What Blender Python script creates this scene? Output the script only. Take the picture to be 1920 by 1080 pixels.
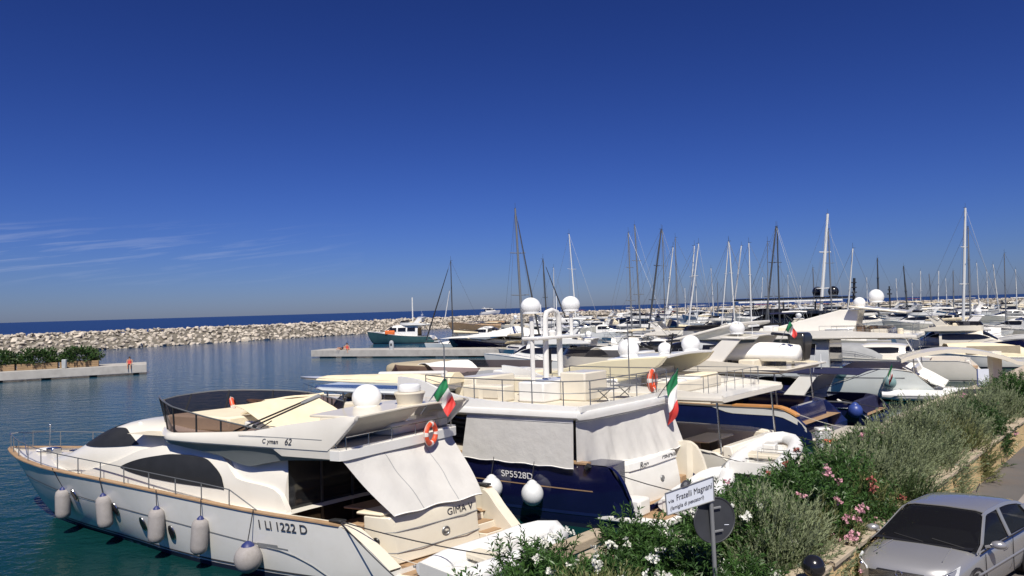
import bpy, bmesh, math, random
import numpy as np
from mathutils import Vector, Matrix
for o in list(bpy.data.objects): bpy.data.objects.remove(o, do_unlink=True)
S = bpy.context.scene
COL = S.collection
R = math.radians
PI = math.pi

# ------------------------------------------------------------------ camera
FPX, EYE = 1350.0, 7.0                       # focal length in pixels of a 1920 wide picture, eye height over the water
PITCH, ROLL = math.atan(38/FPX), R(1.63)
_fw = Vector((0, math.cos(PITCH), math.sin(PITCH))); _u0 = Vector((0, -math.sin(PITCH), math.cos(PITCH)))
_rt = Vector((math.cos(ROLL), 0, 0)) - _u0*math.sin(ROLL)
_up = _u0*math.cos(ROLL) + Vector((math.sin(ROLL), 0, 0))
cam = bpy.data.cameras.new('camera'); cam.lens = 36*FPX/1920; cam.sensor_width = 36; cam.clip_start = .1; cam.clip_end = 60000
camo = bpy.data.objects.new('camera', cam); COL.objects.link(camo)
camo.matrix_world = Matrix(((_rt.x, _up.x, -_fw.x, 0), (_rt.y, _up.y, -_fw.y, 0), (_rt.z, _up.z, -_fw.z, EYE), (0, 0, 0, 1)))
S.camera = camo
# ------------------------------------------------------------------ light
SKY_TINT, SKY_GAMMA = (.106, .139, .295, 1), 1.45
SUN = Vector((.05, -.58, .81)).normalized()
W = bpy.data.worlds.new('World'); S.world = W; W.use_nodes = True
wn, wl = W.node_tree.nodes, W.node_tree.links
wn.clear()
sky = wn.new('ShaderNodeTexSky'); sky.sky_type = 'NISHITA'; sky.sun_disc = False
sky.sun_elevation = math.asin(SUN.z); sky.sun_rotation = math.atan2(SUN.x, SUN.y)
sky.altitude = 0; sky.air_density = 1.0; sky.dust_density = .25; sky.ozone_density = 3.0
def wnode(t, **kw):
    n = wn.new(t)
    for k, v in kw.items(): setattr(n, k, v)
    return n
tc = wnode('ShaderNodeTexCoord')
sep = wnode('ShaderNodeSeparateXYZ'); wl.new(tc.outputs['Generated'], sep.inputs[0])
def wmath(op, a, b=None, c=None):
    n = wnode('ShaderNodeMath', operation=op)
    for i, x in enumerate((a, b, c)):
        if x is None: continue
        if isinstance(x, (int, float)): n.inputs[i].default_value = x
        else: wl.new(x, n.inputs[i])
    return n.outputs[0]
# thin cirrus streaks low over the sea
az = wmath('ARCTAN2', sep.outputs[0], sep.outputs[1])
el = wmath('ARCSINE', sep.outputs[2])
cv = wnode('ShaderNodeCombineXYZ')
wl.new(wmath('MULTIPLY', az, 5.0), cv.inputs[0])
wl.new(wmath('ADD', wmath('MULTIPLY', el, 85.0), wmath('MULTIPLY', az, -11.0)), cv.inputs[1])
ns = wnode('ShaderNodeTexNoise'); ns.inputs['Scale'].default_value = 1.5; ns.inputs['Detail'].default_value = 6; ns.inputs['Roughness'].default_value = .6
ns.inputs['Distortion'].default_value = .5
wl.new(cv.outputs[0], ns.inputs['Vector'])
cl = wnode('ShaderNodeMapRange'); cl.inputs[1].default_value = .50; cl.inputs[2].default_value = .82; wl.new(ns.outputs[0], cl.inputs[0])
def bump_(x, c, w):      # 1 at c falling to 0 at distance w
    return wmath('MAXIMUM', wmath('SUBTRACT', 1.0, wmath('ABSOLUTE', wmath('DIVIDE', wmath('SUBTRACT', x, c), w))), 0.0)
msk = wmath('MULTIPLY', wmath('POWER', bump_(el, .082, .042), .7), wmath('POWER', bump_(az, -.62, .42), .6))
fac = wmath('MULTIPLY', wmath('MULTIPLY', cl.outputs[0], msk), .42)
mx = wnode('ShaderNodeMix', data_type='RGBA'); mx.clamp_factor = True
hs = wnode('ShaderNodeMix', data_type='RGBA', blend_type='MULTIPLY'); hs.inputs[0].default_value = 1; hs.inputs[7].default_value = SKY_TINT
gm = wnode('ShaderNodeGamma'); gm.inputs[1].default_value = SKY_GAMMA; wl.new(sky.outputs[0], gm.inputs[0])
wl.new(gm.outputs[0], hs.inputs[6])
wl.new(fac, mx.inputs[0]); wl.new(hs.outputs[2], mx.inputs[6]); mx.inputs[7].default_value = (6.2, 6.6, 8.0, 1)
bg = wnode('ShaderNodeBackground'); bg.inputs[1].default_value = .085
wo = wnode('ShaderNodeOutputWorld')
wl.new(mx.outputs[2], bg.inputs[0]); wl.new(bg.outputs[0], wo.inputs[0])
sl = bpy.data.lights.new('sun', 'SUN'); sl.energy = 4.9; sl.angle = R(.53); sl.color = (1, .935, .82)
so = bpy.data.objects.new('sun', sl); COL.objects.link(so); so.rotation_euler = SUN.to_track_quat('Z', 'Y').to_euler(); so.location = (0, 0, 60)
S.view_settings.view_transform = 'Standard'; S.view_settings.look = 'None'; S.view_settings.gamma = 1
S.view_settings.exposure = 0.2
S.render.engine = 'CYCLES'
S.cycles.max_bounces = 6; S.cycles.transparent_max_bounces = 12; S.cycles.use_denoising = True
S.cycles.caustics_reflective = False; S.cycles.caustics_refractive = False

# ------------------------------------------------------------------ where things stand
CAMP = Vector((0, 0, EYE))
def ray(px, py): return _fw + _rt*((px-960)/FPX) + _up*((540-py)/FPX)
def zp(px, py, z):                            # the point at height z that is seen there
    d = ray(px, py); return CAMP + d*((z-EYE)/d.z)
def dp(px, py, y):                            # the point at distance y ahead
    d = ray(px, py); return CAMP + d*(y/d.y)
def proj(P):
    q = Vector(P)-CAMP; w = q.dot(_fw); return 960+FPX*q.dot(_rt)/w, 540-FPX*q.dot(_up)/w

# ------------------------------------------------------------------ materials
MATS = {}
def mat(name, col, rough=.5, metal=0., spec=.5, coat=0., noise=None, bump=None, alpha=None, var=0., island=False, trans=0., emit=None, wear=None, sss=None, coords='Object'):
    """col base colour; noise=(scale, amount) brightness mottling; bump=(scale, strength); wear=(scale, colour, amount) dirt; var random value per object/piece"""
    m = bpy.data.materials.new(name); m.use_nodes = True
    nt = m.node_tree; N, L = nt.nodes, nt.links
    b = N['Principled BSDF']
    b.inputs['Roughness'].default_value = rough; b.inputs['Metallic'].default_value = metal
    b.inputs['Specular IOR Level'].default_value = spec; b.inputs['Coat Weight'].default_value = coat; b.inputs['Coat Roughness'].default_value = .06
    if trans: b.inputs['Transmission Weight'].default_value = trans
    if alpha is not None: b.inputs['Alpha'].default_value = alpha
    t = N.new('ShaderNodeTexCoord')
    cur = N.new('ShaderNodeRGB'); cur.outputs[0].default_value = (*col, 1); cur = cur.outputs[0]
    def mixc(f, a, bcol, typ='MIX'):
        x = N.new('ShaderNodeMix'); x.data_type = 'RGBA'; x.blend_type = typ
        if isinstance(f, float): x.inputs[0].default_value = f
        else: L.new(f, x.inputs[0])
        L.new(a, x.inputs[6])
        if isinstance(bcol, tuple): x.inputs[7].default_value = (*bcol, 1)
        else: L.new(bcol, x.inputs[7])
        return x.outputs[2]
    def nz(scale, detail=5, rg=.6):
        n = N.new('ShaderNodeTexNoise'); n.inputs['Scale'].default_value = scale; n.inputs['Detail'].default_value = detail; n.inputs['Roughness'].default_value = rg
        L.new(t.outputs[coords], n.inputs['Vector']); return n.outputs[0]
    if noise:
        mr = N.new('ShaderNodeMapRange'); mr.inputs[1].default_value = .3; mr.inputs[2].default_value = .7
        mr.inputs[3].default_value = 1-noise[1]; mr.inputs[4].default_value = 1+noise[1]
        L.new(nz(noise[0]), mr.inputs[0])
        h = N.new('ShaderNodeHueSaturation'); L.new(cur, h.inputs['Color']); L.new(mr.outputs[0], h.inputs['Value']); cur = h.outputs[0]
    if wear:
        mr = N.new('ShaderNodeMapRange'); mr.inputs[1].default_value = .48; mr.inputs[2].default_value = .75; mr.inputs[4].default_value = wear[2]
        L.new(nz(wear[0], 8, .7), mr.inputs[0]); cur = mixc(mr.outputs[0], cur, wear[1])
    if var:
        rnd = N.new('ShaderNodeNewGeometry').outputs['Random Per Island'] if island else N.new('ShaderNodeObjectInfo').outputs['Random']
        mr = N.new('ShaderNodeMapRange'); mr.inputs[3].default_value = 1-var; mr.inputs[4].default_value = 1+var; L.new(rnd, mr.inputs[0])
        h = N.new('ShaderNodeHueSaturation'); L.new(cur, h.inputs['Color']); L.new(mr.outputs[0], h.inputs['Value']); cur = h.outputs[0]
    L.new(cur, b.inputs['Base Color'])
    if bump:
        bp = N.new('ShaderNodeBump'); bp.inputs['Strength'].default_value = bump[1]; bp.inputs['Distance'].default_value = bump[2] if len(bump) > 2 else .02
        L.new(nz(bump[0]), bp.inputs['Height']); L.new(bp.outputs[0], b.inputs['Normal'])
    if emit: b.inputs['Emission Color'].default_value = (*emit, 1); b.inputs['Emission Strength'].default_value = 1
    MATS[name] = m
    return m
mat('gel_white', (.76, .755, .73), .24, coat=.4, noise=(.7, .04), wear=(2.3, (.55, .50, .42), .16))
mat('gel_cream', (.72, .67, .56), .26, coat=.35, noise=(.7, .04), wear=(2.0, (.55, .48, .36), .16))
mat('gel_warm', (.76, .73, .66), .24, coat=.4, noise=(.6, .04), wear=(1.8, (.58, .52, .42), .16))
mat('gel_silver', (.23, .25, .26), .22, metal=.35, coat=.5, noise=(1.2, .05))
mat('gel_grey', (.42, .44, .45), .3, coat=.3, noise=(1., .05))
mat('gel_navy', (.006, .008, .045), .12, coat=.6, noise=(1., .15))
mat('gel_blue', (.010, .018, .085), .14, coat=.6, noise=(1., .15))
mat('gel_black', (.012, .012, .014), .2, coat=.4)
mat('gel_green', (.045, .105, .11), .3, coat=.2, noise=(1., .15), wear=(1.5, (.12, .16, .15), .3))
mat('gel_sky', (.68, .72, .72), .25, coat=.4, noise=(.7, .05))
mat('glass_dark', (.010, .011, .013), .06, spec=.6, noise=(2., .3))
mat('glass_brown', (.030, .020, .018), .08, spec=.6)
mat('cover_black', (.018, .019, .021), .55, bump=(60, .15), noise=(3., .2))
mat('teak', (.36, .235, .135), .6, noise=(3., .16), bump=(30, .15), wear=(2.5, (.28, .19, .11), .4))
mat('teak_orange', (.52, .25, .085), .4, noise=(3., .14), bump=(30, .1))
mat('canvas_white', (.56, .55, .53), .75, noise=(1.6, .05), bump=(2.2, .5, .05), wear=(3, (.5, .48, .43), .2))
mat('canvas_cream', (.78, .68, .48), .8, noise=(1.6, .06), bump=(3.0, .5, .05), wear=(3, (.55, .45, .30), .25))
mat('canvas_tan', (.40, .34, .24), .8, noise=(1.6, .08), bump=(3.0, .5, .05))
mat('canvas_grey', (.30, .31, .32), .8, noise=(1.6, .08), bump=(3.0, .5, .05))
mat('canvas_navy', (.010, .012, .05), .75, noise=(1.6, .15), bump=(2.5, .6, .06))
mat('canvas_bright', (.84, .83, .79), .75, noise=(1.2, .05), bump=(2.0, .5, .06))
mat('cushion', (.74, .66, .50), .8, noise=(2., .06), bump=(5, .3, .03))
mat('vinyl', (.62, .57, .47), .6, noise=(2., .06), bump=(4, .3, .03))
mat('steel', (.60, .61, .62), .22, metal=1.0)
mat('steel_dull', (.28, .29, .30), .4, metal=.7)
mat('dark_metal', (.035, .036, .038), .4, metal=.3)
mat('shade_interior', (.060, .048, .040), .7, noise=(1.5, .3))
mat('fender_grey', (.33, .31, .305), .8, noise=(4., .12), bump=(40, .4, .01), wear=(2.2, (.17, .15, .13), .65))
mat('fender_white', (.66, .68, .70), .5, noise=(2., .06), wear=(3, (.4, .4, .4), .3))
mat('fender_teal', (.16, .27, .28), .5, noise=(2., .1))
mat('fender_blue', (.03, .06, .25), .4, noise=(2., .1))
mat('cap_blue', (.02, .03, .14), .5)
mat('rope_dark', (.03, .03, .035), .8, bump=(80, .3))
mat('rope_pale', (.55, .52, .46), .8, bump=(80, .3))
mat('radome', (.82, .83, .83), .3, coat=.2, noise=(1., .03))
mat('life_orange', (.72, .085, .03), .5, noise=(3., .12))
mat('life_white', (.72, .66, .62), .5)
mat('flag_green', (.015, .20, .075), .7, bump=(4, .4, .03)); mat('flag_white', (.74, .73, .72), .7, bump=(4, .4, .03)); mat('flag_red', (.58, .045, .04), .7, bump=(4, .4, .03))
mat('letter_dark', (.06, .06, .07), .5); mat('letter_white', (.75, .75, .75), .5); mat('letter_blue', (.05, .07, .2), .5)
mat('rub_black', (.02, .02, .022), .6); mat('rub_grey', (.20, .21, .22), .6)
mat('hypalon_white', (.74, .75, .76), .45, noise=(2., .05), wear=(3, (.45, .44, .42), .25))
mat('hypalon_grey', (.34, .35, .37), .5, noise=(2., .06))
mat('mast_alloy', (.66, .67, .67), .4); mat('mast_dark', (.07, .075, .08), .4, metal=.2); mat('mast_grey', (.24, .25, .26), .4, metal=.4)
mat('antifoul', (.012, .02, .05), .6); mat('antifoul_red', (.10, .02, .02), .6)
mat('concrete', (.42, .40, .37), .85, noise=(.6, .10), bump=(6, .4, .03), wear=(.8, (.24, .22, .20), .6))
mat('concrete_wet', (.07, .07, .06), .5, noise=(.6, .2))
mat('quay_stone', (.48, .41, .33), .85, noise=(.6, .10), bump=(6, .4, .03), wear=(1.0, (.28, .24, .2), .5))
mat('stucco', (.60, .44, .22), .9, noise=(1.2, .10), bump=(14, .5, .03), wear=(1.6, (.33, .24, .15), .6))
mat('coping', (.42, .35, .26), .85, noise=(1.5, .08), bump=(10, .4, .02), wear=(2, (.3, .26, .2), .5))
mat('asphalt', (.115, .108, .105), .9, noise=(.5, .16), bump=(60, .5, .02), wear=(.45, (.16, .115, .085), .8))
mat('paving', (.30, .27, .25), .9, noise=(.6, .1), bump=(30, .4, .02), wear=(.5, (.20, .16, .13), .6))
mat('soil', (.10, .07, .05), .95, noise=(2., .2), bump=(8, .6, .05))
mat('rock', (.47, .425, .36), .9, noise=(.9, .22), bump=(2.5, .8, .15), wear=(.5, (.30, .21, .15), .55), var=.30, island=True)
mat('rock_piece', (.47, .425, .36), .9, noise=(.9, .22), bump=(2.5, .8, .15), wear=(.5, (.30, .21, .15), .55), var=.30)
mat('rock_core', (.15, .135, .11), .6, noise=(1., .3))
mat('wood', (.30, .20, .11), .8, noise=(2., .15), bump=(20, .3, .02))
mat('oleander', (.060, .130, .032), .42, spec=.4, var=.3, island=True)
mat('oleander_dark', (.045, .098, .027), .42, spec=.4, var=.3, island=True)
mat('grey_leaf', (.255, .30, .165), .65, var=.22, island=True)
mat('olive_leaf', (.20, .215, .085), .6, var=.28, island=True)
mat('dry_leaf', (.17, .07, .04), .7, var=.4, island=True)
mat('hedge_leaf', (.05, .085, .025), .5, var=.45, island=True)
mat('twig', (.10, .075, .05), .9)
mat('petal_white', (.80, .80, .74), .6, var=.08, island=True); mat('petal_pink', (.66, .36, .42), .6, var=.25, island=True); mat('petal_red', (.30, .09, .07), .6, var=.25, island=True)
mat('car_silver', (.38, .38, .385), .27, metal=.5, coat=1., noise=(.8, .03))
mat('car_black', (.015, .015, .016), .4); mat('tyre', (.02, .02, .02), .8); mat('car_seat', (.05, .05, .055), .8)
mat('chrome', (.7, .7, .72), .12, metal=1.); mat('lamp_glass', (.62, .64, .66), .08, spec=.8, noise=(8., .25)); mat('amber', (.6, .22, .04), .2)
mat('sign_white', (.62, .66, .74), .4, noise=(2., .04)); mat('sign_grey', (.30, .31, .32), .45, metal=.5, noise=(2., .08)); mat('sign_back', (.045, .048, .055), .55, metal=.2, noise=(4., .15))
mat('skin', (.50, .26, .16), .6); mat('hair', (.03, .02, .015), .7); mat('cloth_red', (.55, .06, .05), .8); mat('cloth_dark', (.03, .035, .06), .8)
mat('orange_bag', (.75, .16, .03), .7, bump=(4, .4, .04)); mat('red_canvas', (.22, .03, .03), .8, bump=(3, .4, .04)); mat('pink_canvas', (.62, .42, .38), .8, bump=(3, .4, .04))
mat('engine_black', (.02, .02, .022), .3, coat=.4)
# smoked acrylic one can look through
def smoked(name, tint, through):
    m = bpy.data.materials.new(name); m.use_nodes = True; N, L = m.node_tree.nodes, m.node_tree.links
    N.remove(N['Principled BSDF'])
    t = N.new('ShaderNodeBsdfTransparent'); t.inputs[0].default_value = (*tint, 1)
    g = N.new('ShaderNodeBsdfPrincipled'); g.inputs['Base Color'].default_value = (.012, .012, .014, 1); g.inputs['Roughness'].default_value = .12; g.inputs['Specular IOR Level'].default_value = .3
    x = N.new('ShaderNodeMixShader'); x.inputs[0].default_value = through
    L.new(g.outputs[0], x.inputs[1]); L.new(t.outputs[0], x.inputs[2]); L.new(x.outputs[0], N['Material Output'].inputs[0])
    MATS[name] = m
smoked('smoked', (.42, .33, .34), .62); smoked('smoked_dark', (.25, .25, .28), .30); smoked('car_glass', (.35, .38, .38), .35)
def leaf_translucent(n):
    m = MATS[n]; N, L = m.node_tree.nodes, m.node_tree.links; b = N['Principled BSDF']
    t = N.new('ShaderNodeBsdfTranslucent'); src = b.inputs['Base Color'].links[0].from_socket; L.new(src, t.inputs[0])
    x = N.new('ShaderNodeMixShader'); x.inputs[0].default_value = .25
    L.new(b.outputs[0], x.inputs[1]); L.new(t.outputs[0], x.inputs[2]); L.new(x.outputs[0], N['Material Output'].inputs[0])
for n in ('oleander', 'oleander_dark', 'grey_leaf', 'olive_leaf', 'dry_leaf', 'hedge_leaf', 'petal_white', 'petal_pink'): leaf_translucent(n)

# ------------------------------------------------------------------ mesh building
def cr(xs, ys, x):
    """smooth curve through given points"""
    if x <= xs[0]: return ys[0]
    if x >= xs[-1]: return ys[-1]
    i = 0
    while x > xs[i+1]: i += 1
    h = xs[i+1]-xs[i]; t = (x-xs[i])/h
    def sl(j):
        if j == 0: return (ys[1]-ys[0])/(xs[1]-xs[0])
        if j == len(xs)-1: return (ys[-1]-ys[-2])/(xs[-1]-xs[-2])
        a = (ys[j]-ys[j-1])/(xs[j]-xs[j-1]); b = (ys[j+1]-ys[j])/(xs[j+1]-xs[j])
        return 0 if a*b <= 0 else 2*a*b/(a+b)
    m0, m1 = sl(i)*h, sl(i+1)*h
    return (2*t**3-3*t*t+1)*ys[i]+(t**3-2*t*t+t)*m0+(-2*t**3+3*t*t)*ys[i+1]+(t**3-t*t)*m1
def lin(a, b, n): return [a+(b-a)*i/(n-1) for i in range(n)]
class MB:
    def __init__(s, k=0., warp=None): s.v = []; s.f = []; s.k = k; s.warp = warp
    def add(s, vs, fs):
        o = len(s.v); s.v += [tuple(p) for p in vs]; s.f += [tuple(o+i for i in f) for f in fs]; return s
    def box(s, x0, x1, y0, y1, z0, z1):
        return s.hexa([(x0, y0, z0), (x1, y0, z0), (x1, y1, z0), (x0, y1, z0)], [(x0, y0, z1), (x1, y0, z1), (x1, y1, z1), (x0, y1, z1)])
    def hexa(s, lo, hi):
        return s.loft([lo, hi])
    def loft(s, rings, closed=True, cap=True):
        n = len(rings[0]); vs = [p for r in rings for p in r]; fs = []
        for i in range(len(rings)-1):
            for j in range(n if closed else n-1):
                a, b = i*n+j, i*n+(j+1) % n; fs.append((a, b, b+n, a+n))
        if cap and closed:
            fs.append(tuple(range(n-1, -1, -1))); fs.append(tuple(range((len(rings)-1)*n, len(rings)*n)))
        return s.add(vs, fs)
    def tube(s, pts, r, n=6, closed=False):
        P = [Vector(p) for p in pts]; rings = []; N_ = len(P)
        ref = None
        for i in range(N_):
            if closed: t = P[(i+1) % N_]-P[i-1]
            else: t = P[min(i+1, N_-1)]-P[max(i-1, 0)]
            if t.length < 1e-9: t = Vector((0, 0, 1))
            t.normalize()
            if ref is None:
                ref = Vector((0, 0, 1)) if abs(t.z) < .9 else Vector((1, 0, 0))
            a = ref - t*ref.dot(t)
            if a.length < 1e-6: a = Vector((0, 1, 0)).cross(t)
            a.normalize(); ref = a; b = t.cross(a)
            rr = r[i] if isinstance(r, (list, tuple)) else r
            rings.append([P[i]+a*(rr*math.cos(2*PI*j/n))+b*(rr*math.sin(2*PI*j/n)) for j in range(n)])
        if closed: rings.append(rings[0])
        return s.loft(rings, cap=not closed)
    def lathe(s, prof, c=(0, 0, 0), n=16, axis=(0, 0, 1)):
        A = Vector(axis).normalized(); X = A.orthogonal().normalized(); Y = A.cross(X); C = Vector(c)
        return s.loft([[C+A*z+X*(r*math.cos(2*PI*j/n))+Y*(r*math.sin(2*PI*j/n)) for j in range(n)] for r, z in prof])
    def ell(s, c, rad, nu=16, nv=10, z0=-1., z1=1.):
        rings = []
        a0, a1 = math.asin(z0), math.asin(z1)
        for i in range(nv+1):
            a = a0+(a1-a0)*i/nv; cz, sz = max(math.cos(a), 1e-3), math.sin(a)
            rings.append([(c[0]+rad[0]*cz*math.cos(2*PI*j/nu), c[1]+rad[1]*cz*math.sin(2*PI*j/nu), c[2]+rad[2]*sz) for j in range(nu)])
        return s.loft(rings)
    def torus(s, c, R_, r, axis=(1, 0, 0), n=24, m=8, a0=0, a1=2*PI):
        A = Vector(axis).normalized(); X = A.orthogonal().normalized(); Y = A.cross(X); C = Vector(c); rings = []
        full = abs(a1-a0-2*PI) < 1e-6
        for i in range(n if full else n+1):
            a = a0+(a1-a0)*i/n; d = X*math.cos(a)+Y*math.sin(a)
            rings.append([C+d*(R_+r*math.cos(2*PI*j/m))+A*(r*math.sin(2*PI*j/m)) for j in range(m)])
        if full: rings.append(rings[0])
        return s.loft(rings, cap=not full)
    def prism(s, poly, off):
        """poly 3d points, pushed along off"""
        o = Vector(off); return s.loft([[Vector(p) for p in poly], [Vector(p)+o for p in poly]])
    def grid(s, rows): return s.loft(rows, closed=False, cap=False)
    def slab(s, rows, off):
        """a sheet given as rows of points, thickened along off (vector)"""
        o = Vector(off); nr, nc = len(rows), len(rows[0])
        top = [Vector(p)+o for r in rows for p in r]; bot = [Vector(p) for r in rows for p in r]; q = nr*nc; fs = []
        for i in range(nr-1):
            for j in range(nc-1):
                a = i*nc+j; fs.append((a, a+1, a+nc+1, a+nc)); fs.append((q+a, q+a+nc, q+a+nc+1, q+a+1))
        for i in range(nr-1):
            for j in (0, nc-1):
                a = i*nc+j; fs.append((a, a+nc, q+a+nc, q+a))
        for j in range(nc-1):
            for i in (0, nr-1):
                a = i*nc+j; fs.append((a, a+1, q+a+1, q+a))
        return s.add(bot+top, fs)
    def mesh(s, name, material=None, ang=35, recalc=True):
        me = bpy.data.meshes.new(name)
        if s.warp: s.v = [s.warp(p) for p in s.v]
        vs = [(p[0]+s.k*p[1], p[1], p[2]) for p in s.v] if s.k else s.v
        me.from_pydata([tuple(p) for p in vs], [], s.f)
        if recalc:
            bm = bmesh.new(); bm.from_mesh(me); bmesh.ops.remove_doubles(bm, verts=bm.verts, dist=1e-5); bmesh.ops.recalc_face_normals(bm, faces=bm.faces); bm.to_mesh(me); bm.free()
        if ang:
            me.polygons.foreach_set('use_smooth', [True]*len(me.polygons)); me.set_sharp_from_angle(angle=R(ang))
        if material: me.materials.append(MATS[material])
        return me
    def build(s, name, material, parent=None, ang=35, bevel=None, recalc=True):
        o = bpy.data.objects.new(name, s.mesh(name, material, ang, recalc)); COL.objects.link(o)
        if parent: o.parent = parent
        if bevel:
            b = o.modifiers.new('soft edge', 'BEVEL'); b.width = bevel; b.segments = 2; b.limit_method = 'ANGLE'; b.angle_limit = R(40)
        return o
def tag(o, label=None, cat=None, group=None, kind=None):
    if label: o['label'] = label
    if cat: o['category'] = cat
    if group: o['group'] = group
    if kind: o['kind'] = kind
    return o
def empty(name, loc=(0, 0, 0), rz=0):
    o = bpy.data.objects.new(name, None); COL.objects.link(o); o.location = loc; o.rotation_euler = (0, 0, rz); o.empty_display_size = .3; return o
def copy_tree(o, parent=None):
    c = o.copy(); COL.objects.link(c); c.parent = parent
    for ch in list(o.children): copy_tree(ch, c)
    return c
def text_part(s, size, material, parent, P, X, Y, name='lettering', font_shear=0., k=0., extrude=.004, space=1.):
    """flat lettering: P start point, X and Y directions in the parent's space (before its slant k)"""
    cu = bpy.data.curves.new(name, 'FONT'); cu.body = s; cu.size = size; cu.extrude = extrude; cu.shear = font_shear; cu.space_character = space
    tmp = bpy.data.objects.new('tmp', cu); COL.objects.link(tmp)
    bpy.context.view_layer.update()
    me = bpy.data.meshes.new_from_object(tmp.evaluated_get(bpy.context.evaluated_depsgraph_get()))
    bpy.data.objects.remove(tmp, do_unlink=True); bpy.data.curves.remove(cu)
    P, X, Y = Vector(P), Vector(X).normalized(), Vector(Y).normalized(); Zv = X.cross(Y)
    for v in me.vertices:
        q = P+X*v.co.x+Y*v.co.y+Zv*v.co.z; v.co = (q.x+k*q.y, q.y, q.z)
    me.materials.clear(); me.materials.append(MATS[material])
    o = bpy.data.objects.new(name, me); COL.objects.link(o); o.parent = parent
    return o
# ------------------------------------------------------------------ sea, breakwater, piers
def water_material():
    m = bpy.data.materials.new('water'); m.use_nodes = True; N, L = m.node_tree.nodes, m.node_tree.links; b = N['Principled BSDF']
    g = N.new('ShaderNodeNewGeometry'); sp = N.new('ShaderNodeSeparateXYZ'); L.new(g.outputs['Position'], sp.inputs[0])
    def mth(op, a, bb=None):
        n = N.new('ShaderNodeMath'); n.operation = op
        for i, x in enumerate((a, bb)):
            if x is None: continue
            if isinstance(x, (int, float)): n.inputs[i].default_value = x
            else: L.new(x, n.inputs[i])
        return n.outputs[0]
    # distance from the quay: shallow green water near it, blue further out; open sea outside the breakwater
    dq = mth('SUBTRACT', mth('MULTIPLY', sp.outputs[1], .72), mth('MULTIPLY', sp.outputs[0], .69))
    nz = N.new('ShaderNodeTexNoise'); nz.inputs['Scale'].default_value = .07; nz.inputs['Detail'].default_value = 4; L.new(g.outputs['Position'], nz.inputs['Vector'])
    dq = mth('ADD', dq, mth('MULTIPLY', mth('SUBTRACT', nz.outputs[0], .5), 14.0))
    ra = N.new('ShaderNodeValToRGB'); mr = N.new('ShaderNodeMapRange'); mr.inputs[1].default_value = 10; mr.inputs[2].default_value = 330; L.new(dq, mr.inputs[0]); L.new(mr.outputs[0], ra.inputs[0])
    e = ra.color_ramp.elements; e[0].position = 0; e[0].color = (.003, .025, .025, 1); e[1].position = 1; e[1].color = (.006, .022, .085, 1)
    for p_, c in ((.05, (.003, .030, .031)), (.11, (.006, .046, .060)), (.30, (.014, .070, .125)), (.50, (.012, .050, .120))):
        x = e.new(p_); x.color = (*c, 1)
    L.new(ra.outputs[0], b.inputs['Base Color'])
    b.inputs['IOR'].default_value = 1.33; b.inputs['Specular IOR Level'].default_value = .13
    far = N.new('ShaderNodeMapRange'); far.inputs[1].default_value = 60; far.inputs[2].default_value = 500; far.inputs[3].default_value = .05; far.inputs[4].default_value = .30; L.new(sp.outputs[1], far.inputs[0]); L.new(far.outputs[0], b.inputs['Roughness'])
    mp = N.new('ShaderNodeMapping'); mp.inputs['Scale'].default_value = (1, 1.6, 1); mp.inputs['Rotation'].default_value = (0, 0, .5); L.new(g.outputs['Position'], mp.inputs[0])
    h = None
    for sc, am in ((.55, .7), (2.2, .28), (7., .09)):
        n = N.new('ShaderNodeTexNoise'); n.inputs['Scale'].default_value = sc; n.inputs['Detail'].default_value = 3; n.inputs['Distortion'].default_value = .4; L.new(mp.outputs[0], n.inputs['Vector'])
        t = mth('MULTIPLY', n.outputs[0], am); h = t if h is None else mth('ADD', h, t)
    bp = N.new('ShaderNodeBump'); bp.inputs['Strength'].default_value = .55; bp.inputs['Distance'].default_value = .22; L.new(h, bp.inputs['Height']); L.new(bp.outputs[0], b.inputs['Normal'])
    MATS['water'] = m
water_material()
m = MB()
m.box(-30000, 30000, -60, 50000, -6, 0)
m.f = [f for f in m.f if all(abs(m.v[i][2]) < 1e-6 for i in f)]
tag(m.build('sea', 'water', ang=None), 'calm blue green harbour water and open sea', kind='structure')

# breakwater of quarried boulders curving round the harbour
rnd = random.Random(4)
BW = [(-175, 62), (-108, 153), (-61, 217), (-20, 282), (28, 360), (95, 430), (175, 475), (262, 492), (420, 500)]
def along(path, step):
    out = []; 
    for i in range(len(path)-1):
        a, b_ = Vector(path[i]), Vector(path[i+1]); n = max(1, int((b_-a).length/step)); t = (b_-a).normalized()
        for j in range(n): out.append((a+(b_-a)*(j/n), t))
    return out
core = MB(); rings = []
sm = [(cr(list(range(len(BW))), [p[0] for p in BW], i*.25), cr(list(range(len(BW))), [p[1] for p in BW], i*.25)) for i in range(4*(len(BW)-1)+1)]
for i, p in enumerate(sm):
    a, b_ = Vector(sm[max(0, i-1)]), Vector(sm[min(len(sm)-1, i+1)]); t = (b_-a).normalized(); nrm = Vector((-t.y, t.x)); P = Vector(p)
    rings.append([(*(P+nrm*o_), z) for o_, z in ((-.6, -1.5), (.2, .35), (6.3, 3.6), (9.5, 3.6), (17, -1.5))])
core.loft(rings)
bwo = core.build('breakwater', 'rock_core', ang=None); tag(bwo, 'long breakwater of pale quarried boulders', kind='structure')  # core in one tone darker than the boulders, seen in the gaps between them
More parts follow.
